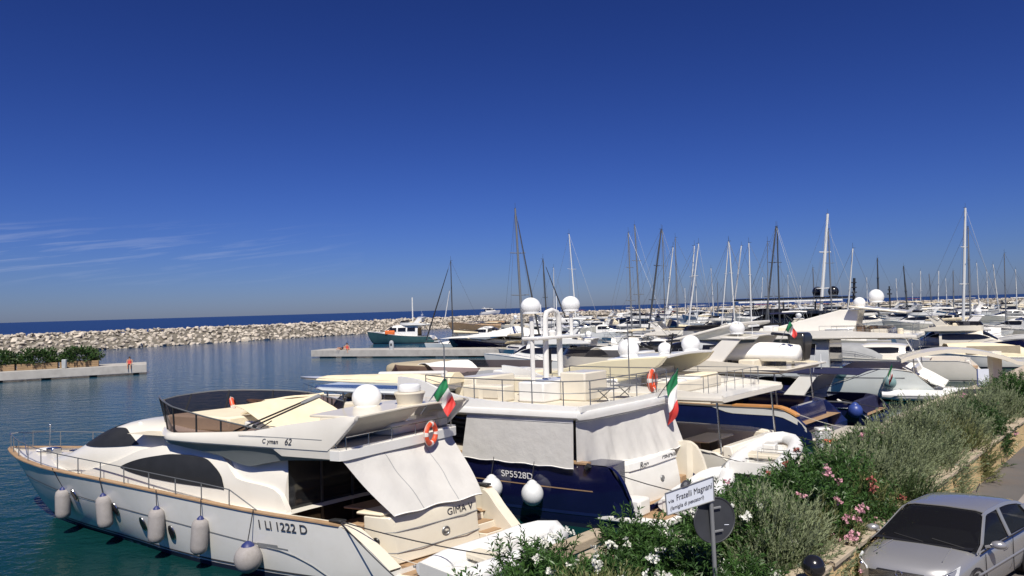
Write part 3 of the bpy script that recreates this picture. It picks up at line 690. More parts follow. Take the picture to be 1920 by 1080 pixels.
m = b.m(); rim = [(1.5, 2.17), (1.2, 2.17), (1.12, 2.05), (1.10, 0), (1.12, -2.05), (1.2, -2.17), (1.5, -2.17)]
m.loft([[(u, v, 3.2) for u, v in rim+[(u+.12, v*.94) for u, v in rim[::-1]]], [(u, v, 3.45) for u, v in rim+[(u+.12, v*.94) for u, v in rim[::-1]]]]); b.p(m, 'aft_rim', 'gel_white', fb, ang=40)
m = b.m(); m.grid([[(u, v, 3.512) for v in (-1.95, 0, 1.95)] for u in lin(1.2, 9.4, 8)]); b.p(m, 'flybridge_floor', 'vinyl', fb)
# smoked flybridge screen
def scr(side, f, u):
    tip, h = 11.05, cr([3.9, 6, 8, 9.6, 10.6, 11.05], [3.86, 4.14, 4.46, 4.52, 4.40, 4.26], u)
    base_v = 2.0*(1-max(0, (u-7.2)/(10.62-7.2))**1.25)**.95 if u < 10.62 else 0
    top_v = 2.0*(1-max(0, (u-7.3)/(tip-7.3))**1.25)**.95 if u < tip else 0
    return h, base_v, top_v
UU = lin(3.9, 8, 14)+[8+3.05*math.sin(t) for t in lin(.12, PI/2, 16)]
rows = []
for sd in (1, -1):
    r_ = []
    for u in UU:
        h, bv, tv = scr(sd, 0, u); ub = min(u, 10.60) if u > 9 else u; z0 = zt_(min(ub, 10.5))-.02
        h_, bv, _ = scr(sd, 0, ub); r_.append([(ub, sd*bv, z0), (u, sd*tv, max(h, z0+.01))])
    rows.append(r_)
full = rows[0]+rows[1][::-1][1:]
m = b.m(); m.grid(full); b.p(m, 'smoked_screen', 'smoked', fb, ang=60)
m = b.m(); m.tube([r_[1] for r_ in full], .022, 5); b.p(m, 'screen_rail', 'steel_dull', fb)
for i in (2, 5, 8, 11, 14, 18, 22, 27):
    for q in (full[i], full[len(full)-1-i]):
        m = b.m(); m.tube([q[0], q[1]], .022, 5); b.p(m, 'screen_post', 'dark_metal', fb)
# seats and covers on top
b.box('sunpad', 'cushion', 6.7, 9.3, -1.25, .95, 3.52, 3.96, .06, fb)
m = b.m(); m.slab([[(6.75-1.0*t, v, 3.98+.46*t+.015*math.sin(5*v+9*t)) for v in lin(-1.25, .55, 7)] for t in lin(0, 1, 6)], (.05, 0, .05)); b.p(m, 'backrest_cover', 'canvas_cream', fb)
m = b.m(); m.slab([[(5.7-1.5*t, v, 4.40-.62*t**1.3+.02*math.sin(4*v+7*t)) for v in lin(-.9, 1.5, 8)] for t in lin(0, 1, 8)], (.03, 0, .03)); b.p(m, 'console_cover', 'canvas_cream', fb)
b.box('helm_console', 'gel_white', 4.6, 5.6, -.8, 1.3, 3.52, 3.95, .06, fb)
b.box('seat_bank', 'vinyl', 2.6, 4.4, -1.75, -.9, 3.52, 4.26, .07, fb); b.box('wet_bar', 'gel_cream', 3.0, 3.9, -.7, .3, 3.52, 4.0, .06, fb)
b.box('aft_locker', 'gel_cream', 1.35, 2.1, -1.6, .2, 3.52, 3.86, .06, fb); b.box('aft_locker', 'vinyl', 1.25, 1.7, -1.9, -1.55, 3.52, 4.0, .06, fb)
for q, (a_, c_) in enumerate((((5.0, 2.0, 3.78), (2.95, 1.15, 4.72)), ((4.65, 2.0, 3.80), (2.9, 1.1, 4.70)), ((4.1, 1.6, 4.05), (4.4, 1.7, 3.85)))):
    m = b.m(); m.tube([a_, c_], .024 if q < 2 else .016, 6); b.p(m, 'bimini_pole', 'dark_metal', fb)
m = b.m(); m.tube([(3.35, 1.28, 4.52), (2.9, 1.12, 4.72)], .06, 6); b.p(m, 'pole_sleeve', 'canvas_grey', fb)
m = b.m(); m.slab([[(.95+1.15*t, v, 4.27-.76*t-.1*math.sin(PI*t)) for v in lin(-.35, 1.98, 5)] for t in lin(0, 1, 7)], (.05, 0, .02)); b.p(m, 'arch_lining', 'vinyl', ar, ang=60)
dome(b, (2.05, .35, 4.58), .37, parent=ar)
m = b.m(); m.lathe([(.26, 0), (.28, .06), (.2, .08)], (2.05, .35, 4.30), 16); b.p(m, 'dome_foot', 'gel_cream', ar)
m = b.m(); m.lathe([(.30, 0), (.36, .28), (.40, .36), (.38, .40)], (1.15, -.25, 4.32), 16); b.p(m, 'radar_pedestal', 'vinyl', ar); m = b.m(); m.lathe([(.05, .40), (.27, .41), (.29, .48), (.27, .58), (.22, .62), (.02, .63)], (1.15, -.25, 4.32), 18); b.p(m, 'radar_drum', 'radome', ar)
m = b.m(); m.tube([(2.3, .95, 4.33), (2.25, .9, 4.62)], .02, 6); m.ell((2.25, .9, 4.64), (.05, .05, .05), 8, 6); b.p(m, 'antenna', 'dark_metal', ar)
m = b.m(); m.ell((4.05, 2.14, 3.98), (.09, .02, .05), 12, 8); b.p(m, 'air_horn', 'dark_metal', fb)
hull_dummy = b.hull_o
text_part('C yman', .17, 'letter_dark', fb, (3.75, 2.175, 3.55), (-1, 0, .0), (0, 0, 1), 'lettering', font_shear=.25, k=b.k, space=1.06); text_part('62', .24, 'letter_dark', fb, (2.98, 2.175, 3.54), (-1, 0, .0), (0, 0, 1), 'lettering', font_shear=.3, k=b.k)
for u in (2.0, 1.35):
    m = b.m(); m.tube([(u, 2.12, 3.46), (u, 2.12, 3.66)], .013, 5); b.p(m, 'stanchion', 'steel', fb)
b.rail([(1.2, v, 3.46) for v in (1.95, 1.2, .4, -.5, -1.3, -1.95)], .32, parent=fb, name='aft_rail')
# cockpit side curtain
rows = []
for t in lin(0, 1, 14):
    r_ = []
    for s_ in lin(0, 1, 22):
        v = (2.08+(1.46-2.08)*t)*(1-s_)+(-2.0+(-1.27+2.0)*t)*s_; u = 1.24+(.34-1.24)*t; w_ = .035*math.sin(s_*21+3*t)*math.sin(t*PI)+.04*math.sin(s_*9+1.3+2*t)*t+.03*math.sin(11*(s_-t)+2)*math.sin(s_*PI)
        r_.append((u-.02+w_, v, 3.22+(1.70-3.22)*t+.02*math.sin(s_*PI*5)*(t > .9)))
    rows.append(r_)
m = b.m(); m.slab(rows, (.012, 0, .004)); cu_ = b.p(m, 'aft_curtain', 'canvas_white', ang=60)
for i_ in (7, 15): m = b.m(); m.tube([(r_[i_][0]-.008, r_[i_][1], r_[i_][2]) for r_ in rows], .012, 4); b.p(m, 'seam', 'canvas_grey', cu_)
m = b.m(); m.tube([(q_[0]-.006, q_[1], q_[2]+.03) for q_ in rows[-1]], .016, 4); b.p(m, 'hem', 'canvas_bright', cu_)
# rails of the side deck and pulpit
for sd in (1, -1):
    pts = [(u, sd*max(b.hbf(u)-.06, .0), b.zgf(u)+.05) for u in (3.6, 4.6, 5.7, 6.8, 8.0, 9.2, 10.4, 11.6, 12.8, 14.0, 15.2, 16.4, 17.5, 18.4)]
    hs = [.02, .42, .45, .45, .46, .47, .48, .49, .50, .51, .52, .53, .54, .55]
    b.rail(pts, hs, name='guard_rail', material='steel_dull', r=.016)
m = b.m(); m.tube([(18.4, .33, 2.79), (18.85, .12, 2.82), (18.85, -.12, 2.82), (18.4, -.33, 2.79)], .02, 6); b.p(m, 'pulpit', 'steel')
m = b.m(); m.grid([[(4.1+.9*s_, 2.46, 1.86+.1*q) for q in (0, 1)] for s_ in (0, 1)]); 
# foredeck fittings
m = b.m(); m.ell((17.2, -.15, 2.26), (.42, .3, .09), 14, 6, z0=0); b.p(m, 'deck_light', 'gel_white'); b.box('anchor_winch', 'steel', 16.4, 16.75, -.15, .15, 2.15, 2.4, .04)
b.box('foredeck_hatch', 'glass_dark', 14.7, 15.2, -.3, .3, 2.38, 2.42, .02); b.box('foredeck_teak', 'teak', 16.0, 17.2, .25, .7, 2.13, 2.15, .004)
m = b.m(); m.tube([(16.9, .6, 2.2), (17.05, .62, 2.95), (16.9, .1, 2.98)], .012, 5); b.p(m, 'bow_staff', 'steel')
for a_, c_ in (((15.2, -1.5, 2.2), (15.5, -1.55, 2.62)), ((17.6, -.4, 2.25), (17.6, -.42, 3.1))):
    m = b.m(); m.tube([a_, c_], .014, 5); m.ell(c_, (.04, .04, .05), 8, 6); b.p(m, 'light_staff', 'steel')
m = b.m(); m.ell((10.3, 1.05, 3.66), (.07, .07, .06), 10, 6); m.tube([(10.3, 1.05, 3.55), (10.3, 1.05, 3.66)], .02, 5); b.p(m, 'horn', 'gel_white', dh)
for q in range(4):
    m = b.m(); m.tube([(4.7-.1*q, 1.98, 1.72+.09*q), (4.0-.1*q, 1.99, 1.72+.09*q)], .008, 4); b.p(m, 'vent_slat', 'rub_grey', dh)
# portholes, vent, writing
for px, py in ((141, 928), (218, 954), (270, 982), (324, 998)):
    q, u, t = find(b, px, py, 1, .0); c = Vector(q); a_ = Vector(b.surf(u-.01, t, 1)); up_ = Vector(b.surf(u, t+.02, 1)); nx = (a_-c).cross(up_-c).normalized()
    if nx.y < 0: nx = -nx
    X = (a_-c).normalized(); Y = nx.cross(X)
    for r_, o_, nm, mt in ((.20, .015, 'porthole', 'steel'), (.155, .028, 'porthole_glass', 'glass_dark')):
        m = b.m(); ring = [c+nx*o_+X*(.72*r_*math.cos(t_))+Y*(1.15*r_*math.sin(t_)) for t_ in lin(0, 2*PI*23/24, 24)]; m.prism(ring, nx*.02); b.p(m, nm, mt, b.hull_o)
q, u, t = find(b, 502, 1024, 1, .01); m = b.m(); m.grid([[b.zsurf(u+s_, q[2]+z_, 1, .014) for z_ in (-.06, .06)] for s_ in lin(-.35, .35, 6)]); b.p(m, 'engine_vent', 'rub_grey', b.hull_o)
hull_text(b, '1 LI 1222 D', (484, 989), (578, 1001), .33, 'letter_dark', space=1.0)
b.box('stern_cleat', 'dark_metal', .98, 1.35, 2.18, 2.36, 1.70, 1.76, .02); b.box('stern_cleat', 'dark_metal', .98, 1.35, -2.36, -2.18, 1.70, 1.76, .02)
# fenders
for (px, py), nm in zip(((118, 945), (196, 960), (293, 986), (374, 1006)), ('nearest the bow', 'second from the bow', 'third from the bow', 'fourth from the bow, amidships')):
    q, u, t = find(b, px, py, 1, .22); P = b.w(*q); fender(P, 'long grey fender on the cream yacht, '+nm, 'cyl', .225, 1.02, top=b.w(u, b.hbf(u)+.05, b.zgf(u)+.1), group='long grey fenders of the cream yacht')
q, u, t = find(b, 465, 1047, 1, .30); fender(b.w(*q), 'big round grey ball fender at the stern quarter of the cream yacht', 'ball', .36, top=b.w(u-.1, b.hbf(u)+.05, b.zgf(u)+.1), group='ball fenders')
# ropes, ring, flag
rope(b.w(1.1, 2.3, 1.75), b.w(-1.5, 2.9, .6), 'dark mooring line from the port stern cleat of the cream yacht', .05); rope(b.w(1.15, 2.32, 1.75), b.w(-3.2, 1.4, 1.0), 'second dark mooring line crossing the first at the cream yacht stern', .1)
rope(b.w(.9, 1.95, 1.2), b.w(-1.3, 1.2, .5), 'thin yellow hose hanging by the stern steps', .2, .012, 'rope_pale', None, 'hose')
lifebuoy(b.w(1.42, -.75, 3.46), (b.w(0, 0, 0)-b.w(1, -.0, 0)), 'orange lifebuoy hung on the aft rim of the cream yacht', .27, .075)
flag(b.w(1.75, -.75, 4.0), b.w(1.15, -1.0, 5.05), 'Italian tricolour on the flybridge of the cream yacht, above the lifebuoy', .85, .62, (.35, .05, -1), 2)
lifebuoy(b.w(9.2, -.95, 4.0), (1, .3, .3), 'lifebuoy behind the smoked flybridge screen', .24, .07)
inflatable('dinghy', 'white inflatable dinghy with blue grey strakes on the cream yacht platform', b.w(-1.75, 2.3, 0).xy, 156-112, 4.2, 1.9, .27, z=.42)
# ------------------------------------------------------------------ the navy yacht with white side curtains
b = B2 = Boat('motor_yacht', 'navy hulled yacht with white canvas side curtains and twin white radomes on a mast', 'yacht', (4.86, 24.0), 151, .26)
b.hull([-.35, -.2, -.05, .2, .45, 1.3, 3, 6, 9, 12, 15, 17, 18.2, 18.8, 19.3, 19.8], [2.30, 2.36, 2.40, 2.45, 2.48, 2.55, 2.6, 2.6, 2.5, 2.25, 1.7, 1.1, .66, .44, .24, .03],
       [.72, 1.15, 1.58, 1.93, 2.05, 2.06, 2.08, 2.1, 2.2, 2.4, 2.65, 2.85, 2.95, 3.0, 3.04, 3.08], [-.6, -.6, -.62, -.63, -.65, -.75, -.8, -.85, -.85, -.8, -.7, -.55, -.4, .2, 1.3, 2.7],
       [.10, .10, .10, .10, .10, .10, .11, .12, .18, .32, .5, .6, .65, .65, .65, .65], 'gel_navy', n=40, nz=9, boot='antifoul')
b.stripe(-.3, 18, lambda u: .46, .10, 'gel_blue', 'painted_stripe'); b.stripe(.9, 18, lambda u: 1.20+.018*u, .035, 'teak', 'rubbing_line')
b.caprail(1.0, 19.7, .2, .06, 'teak', name='teak_cap_rail'); b.deck(3, 19.6, .25, 'gel_cream', name='foredeck')
for sd in (1, -1):
    m = b.m(); m.grid([[(u, sd*(b.hbf(u)+.006), b.zgf(u)+.01), (u, sd*(b.hbf(u)-(.12 if u < .3 else .95 if sd > 0 else .3)), b.zgf(u)+.01), (u, sd*(b.hbf(u)-(.12 if u < .3 else .95 if sd > 0 else .3)), .5)] for u in lin(-.33, 1.5, 16)]); b.p(m, 'quarter_wing', 'gel_navy' if sd > 0 else 'gel_cream')
m = b.m(); m.loft([[(1.5, 1.45, z), (.75-q, 1.42, z), (.45-q, 1.2, z), (.38-q, 0, z), (.45-q, -1.6, z), (.75-q, -1.85, z), (1.5, -1.85, z)] for z, q in ((.5, .12), (.9, .10), (1.5, 0), (1.62, -.05), (1.63, .02), (1.86, -.06))])
tr = b.p(m, 'transom', 'gel_white', ang=40, bevel=.02)
text_part('Ron', .30, 'letter_dark', tr, (.395, .70, 1.64), (.0, -1, 0), (.06, 0, 1), 'ship_name', font_shear=.2, k=b.k)
text_part('GENOVA', .24, 'letter_dark', tr, (.42, -.65, 1.66), (.03, -1, 0), (.06, 0, 1), 'home_port', k=b.k, space=.9)
m = b.m(); m.torus((.315, -.45, 1.12), .09, .02, (1, 0, 0), 14, 6); m.box(.30, .32, -.5, -.4, 1.06, 1.2); b.p(m, 'transom_shower', 'steel_dull', tr)
b.box('bathing_platform', 'gel_white', -1.35, .9, -2.2, 2.3, .30, .50, .06); b.box('platform_teak', 'teak', -1.2, .4, -2.0, 2.1, .50, .515, .004)
b.box('platform_locker', 'gel_white', -.5, .2, 1.65, 2.25, .5, 1.05, .08); b.box('step', 'teak', .45, 1.2, -2.2, -1.85, .5, .9, .02); b.box('step', 'teak', .85, 1.4, -2.2, -1.85, .9, 1.3, .02)
# saloon behind the curtains
C, Th, dh = b.cabin([1.9, 3, 6, 9, 11.5, 12.6, 13.4], [2.0, 2.0, 2.0, 1.95, 1.8, 1.5, 1.0], [1.5, 1.6, 1.8, 2.0, 2.15, 2.3, 2.4], [3.5, 3.5, 3.55, 3.95, 3.95, 3.7, 3.2], 7, 'gel_cream', 'deckhouse', nu=30)
b.window(C, Th, [(2.3, 2.2, 3.2), (4.6, 2.2, 3.25), (7.2, 2.3, 3.3)], 'glass_dark', 'saloon_window', parent=dh)
for u0, u1 in ((7.6, 8.6), (8.7, 9.7), (9.8, 10.8), (10.9, 11.8)): b.window(C, Th, [(u0, 2.85, 3.7), (u1, 2.88, 3.7)], 'glass_dark', 'pilothouse_window', parent=dh, nu=5)
m = b.m(); m.grid([[C(u, th, .02) for u in lin(13.2, 12.5, 4)] for th in lin(R(25), R(155), 16)]); b.p(m, 'windscreen', 'glass_dark', dh)
m = b.m(); m.grid([[(1.88, v, z) for v in (-1.8, 1.8)] for z in (1.1, 3.2)]); b.p(m, 'saloon_door', 'glass_dark', dh)
b.box('cockpit_floor', 'teak', .9, 2.5, -2.2, 2.2, 1.0, 1.06, .01)
def decko(u0, u1, hw, r0=.5): return [(u0+r0*.3, hw), (u0, hw-r0), (u0-.06, 0), (u0, -hw+r0), (u0+r0*.3, -hw), (u1, -hw), (u1, hw)]
ol = decko(1.0, 8.2, 2.75)
m = b.m(); m.loft([[(u, v*.96, 3.44) for u, v in ol], [(u, v, 3.52) for u, v in ol], [(u, v, 3.66) for u, v in ol], [(u+.02, v*.99, 3.70) for u, v in ol]]); fb = b.p(m, 'upper_deck', 'gel_white', ang=40)
# bulwark of the upper deck, rising forward
for sd in (1, -1):
    rows = [[(u, sd*2.70, 3.68), (u, sd*2.66, cr([1.2, 4, 5.4, 6.4, 7.2, 8.2], [3.86, 3.92, 4.02, 4.25, 4.55, 4.66], u))] for u in lin(1.2, 8.2, 18)]
    m = b.m(); m.slab(rows, (0, -sd*.14, 0)); b.p(m, 'bulwark', 'gel_white', fb, ang=50)
m = b.m(); m.slab([[(1.02+.05*abs(v)/2.5, v, z) for v in lin(-2.62, 2.62, 9)] for z in (3.68, 3.86)], (.14, 0, 0)); b.p(m, 'bulwark', 'gel_white', fb)
m = b.m(); m.grid([[(u, v, 3.71) for v in (-2.5, 0, 2.5)] for u in (1.2, 8)]); b.p(m, 'upper_deck_floor', 'vinyl', fb)
ol = [(7.6, 2.45), (7.6, -2.45), (12.2, -2.35), (13.4, -1.7), (13.9, 0), (13.4, 1.7), (12.2, 2.35)]
m = b.m(); m.loft([[(u, v, 3.96) for u, v in ol], [(u, v*1.01, 4.02) for u, v in ol], [(u, v*.99, 4.09) for u, v in ol]]); rf = b.p(m, 'pilothouse_roof', 'gel_sky', ang=40)
for u in (8.2, 9.2, 10.2, 11.2, 12.0):
    for sd in (1, -1):
        m = b.m(); m.tube([(u, sd*2.32, b.zgf(u)+.05), (u, sd*2.32, 3.97)], .03, 6); b.p(m, 'roof_post', 'steel', rf)
m = b.m(); m.tube([(10.2, 1.55, 4.62), (7.1, 1.6, 4.72)], .085, 8); m.tube([(7.2, 1.6, 3.8), (7.2, 1.6, 4.74)], .09, 8); b.p(m, 'davit', 'gel_white', fb)
# guard rails
pts = [(7.0, 2.62, 4.5), (6.1, 2.62, 4.15), (5.0, 2.62, 3.98), (3.9, 2.62, 3.92), (2.8, 2.62, 3.90), (1.7, 2.6, 3.87), (1.12, 2.1, 3.86), (1.1, .9, 3.86), (1.1, -.4, 3.86), (1.1, -1.6, 3.86), (1.12, -2.3, 3.86), (1.8, -2.6, 3.88), (3.5, -2.62, 3.9), (5.2, -2.62, 4.0)]
b.rail(pts, [.24, .52, .68, .72, .74, .76, .76, .76, .76, .76, .76, .76, .74, .66], mid=(.5,), material='steel_dull', r=.02, parent=fb, name='guard_rail')
# furniture
b.box('helm_console', 'gel_cream', 6.5, 7.4, -1.2, .9, 3.71, 4.5, .08, fb); b.box('seat_bank', 'gel_cream', 5.5, 7.6, -2.3, -1.4, 3.71, 4.3, .06, fb)
for u0 in (5.1, 5.9): b.box('locker_door', 'vinyl', u0, u0+.6, 1.40, 1.43, 3.85, 4.2, .01, fb)
b.box('settee', 'gel_cream', 4.9, 6.6, .8, 1.4, 3.71, 4.28, .06, fb)
b.box('locker', 'gel_cream', 2.5, 3.45, -.9, .35, 3.71, 4.70, .05, fb); b.box('mast_base', 'gel_white', 3.5, 4.5, -.8, 1.15, 3.71, 4.42, .06, fb)
for v in (.3, -.9):
    m = b.m(); m.tube([(1.6, v, 3.72), (2.1, v, 4.15)], .018, 5); m.tube([(2.1, v, 3.72), (1.6, v, 4.15)], .018, 5); m.box(1.5, 2.2, v-.3, v+.3, 4.15, 4.18); b.p(m, 'folding_table', 'steel_dull', fb)
# radar mast
m = b.m(); P = lambda v, z: (4.0, v, z)
m.tube([P(.32, 4.5), P(.30, 6.6), P(.22, 6.82), P(-.05, 6.9), P(-.33, 6.82), P(-.42, 6.6), P(-.45, 4.5)], [.095, .09, .085, .085, .085, .09, .095], 10); ms = b.p(m, 'mast_arch', 'gel_white', ang=60)
m = b.m(); m.tube([P(1.0, 4.4), P(1.0, 6.7)], .07, 8); b.p(m, 'mast_pole', 'gel_white', ms); m = b.m(); m.tube([P(-1.12, 5.9), P(-1.12, 6.75)], .06, 8); b.p(m, 'mast_pole', 'gel_white', ms)
b.box('mast_platform', 'gel_white', 3.7, 4.35, -1.25, 1.1, 5.86, 5.98, .04, ms)
dome(b, (4.0, 1.02, 7.02), .315, parent=ms); dome(b, (4.0, -1.12, 7.06), .31, parent=ms)
m = b.m(); m.lathe([(.10, 0), (.13, .05), (.13, .14), (.06, .2)], (4.0, -.05, 5.98), 12); b.p(m, 'camera_housing', 'gel_white', ms)
for p_, h in (((3.7, .9, 6.0), 1.1), ((4.2, -.6, 6.0), 1.4)):
    m = b.m(); m.tube([p_, (p_[0], p_[1], p_[2]+h)], .012, 5); b.p(m, 'whip_antenna', 'radome', ms)
m = b.m(); m.tube([(4.15, -.1, 4.6), (4.15, -.1, 5.5)], .05, 6); b.p(m, 'cable_run', 'dark_metal', ms)
for u, v in ((6.4, 2.4), (2.6, -2.4)):
    m = b.m(); m.tube([(u, v, 3.8), (u, v, 5.75 if v > 0 else 6.3)], .022, 6); b.p(m, 'awning_pole', 'steel_dull', fb)
# curtains: port, then aft in two lengths
def curtain(cs, name='curtain', wav=.02, seed=0, nu=18, nv=12):
    tl_, tr_, bl_, br_ = map(Vector, cs); rows = []; nrm = (tr_-tl_).cross(bl_-tl_).normalized()
    for t in lin(0, 1, nv):
        rows.append([tl_.lerp(tr_, s_).lerp(bl_.lerp(br_, s_), t)+nrm*(wav*math.sin(PI*s_)*(math.sin(s_*17+seed+2*t)*(.3+t)+.8*math.sin(s_*41+seed*2-5*t)*t))+Vector((0, 0, .02*math.sin(s_*25+seed)*(t > .95))) for s_ in lin(0, 1, nu)])
    m = b.m(); m.slab(rows, nrm*.012); o = b.p(m, name, 'canvas_white', ang=60)
    for rr_ in (rows[-1], rows[1]): m = b.m(); m.tube([q_-nrm*.004+Vector((0, 0, .03)) for q_ in rr_], .014, 4); b.p(m, 'hem', 'canvas_bright', o)
    return o
curtain(((5.30, 2.63, 3.46), (1.36, 2.64, 3.46), (5.55, 2.66, 1.96), (1.38, 2.66, 1.90)), wav=.008)
curtain(((1.31, 2.56, 3.44), (1.24, -.1, 3.46), (1.33, 2.54, 1.92), (.80, -.05, 1.80)), wav=.045, seed=2, nu=40)
curtain(((1.24, -.1, 3.46), (1.26, -2.6, 3.48), (.80, -.05, 1.80), (.60, -2.45, 1.86)), wav=.03, seed=4, nu=30)
m = b.m(); m.tube([b.zsurf(1.0, 1.95, 1, .05), b.zsurf(.9, 2.05, 1, .05)], .09, 8); b.p(m, 'fairlead', 'dark_metal', b.hull_o)
hull_text(b, 'SP5528D', (941, 892), (1000, 899), .30, 'letter_white', space=1.0)
for (px, py), nm in zip(((922, 915), (998, 926)), ('further from the stern', 'nearer the stern')):
    q, u, t = find(b, px, py, 1, .30); fender(b.w(*q), 'white ball fender on the navy curtained yacht, '+nm, 'ball', .36, material='fender_white', capm='fender_white', top=b.w(u, b.hbf(u)+.04, b.zgf(u)), group='white ball fenders of the navy yacht')
rope(b.w(.9, 2.45, 2.05), b.w(-3.6, .9, 1.0), 'dark mooring line from the navy yacht quarter to the quay', .25); rope(b.w(1.0, -2.4, 2.0), b.w(-3.6, -3.5, 1.0), 'dark mooring line from the far quarter of the navy yacht', .2)
lifebuoy(b.w(1.15, -1.45, 4.30), b.w(0, 0, 0)-b.w(1, 0, 0), 'orange and white lifebuoy tied to the rail of the navy curtained yacht', .33, .085)
flag(b.w(1.05, -1.45, 3.6), b.w(.45, -1.9, 4.72), 'Italian tricolour hanging at the stern of the navy curtained yacht', 1.7, .72, (-.06, .02, -1), 5)
inflatable('dinghy', 'long white dinghy lying on the bathing platform of the navy curtained yacht', b.w(-1.25, 1.5, 0).xy, 151-95, 4.4, 1.5, .27, z=.5)
# covered dinghy carried on the wheelhouse roof
d_ = Boat('covered_dinghy', 'white dinghy under cream canvas on the wheelhouse roof of the navy yacht', 'dinghy', b.w(7.0, 1.3, 0).xy, 151+4, .2); d_.root.location.z = 4.12
us = lin(0, 7.2, 14); rings = []
hw_ = lambda u: cr([0, 1.5, 4, 6, 6.8, 7.2], [.42, .55, .55, .38, .2, .03], u)
m = d_.m(); m.loft([[(u, hw_(u), .30+.04*u/7), (u, hw_(u)*.8, .05+.03*u), (u, 0, 0+.035*u), (u, -hw_(u)*.8, .05+.03*u), (u, -hw_(u), .30+.04*u/7)] for u in us]); d_.p(m, 'hull', 'gel_white', ang=60)
m = d_.m(); m.loft([[(u, hw_(u)*1.06, .22+.04*u/7), (u, hw_(u)*.9, .42-.01*u+.03*math.sin(4*u)), (u, hw_(u)*.35, .60-.035*u+.03*math.sin(5*u)), (u, -hw_(u)*.35, .60-.035*u), (u, -hw_(u)*.9, .42-.01*u), (u, -hw_(u)*1.06, .22+.04*u/7)] for u in lin(-.1, 6.0, 26)]); d_.p(m, 'canvas_cover', 'canvas_cream', ang=70)

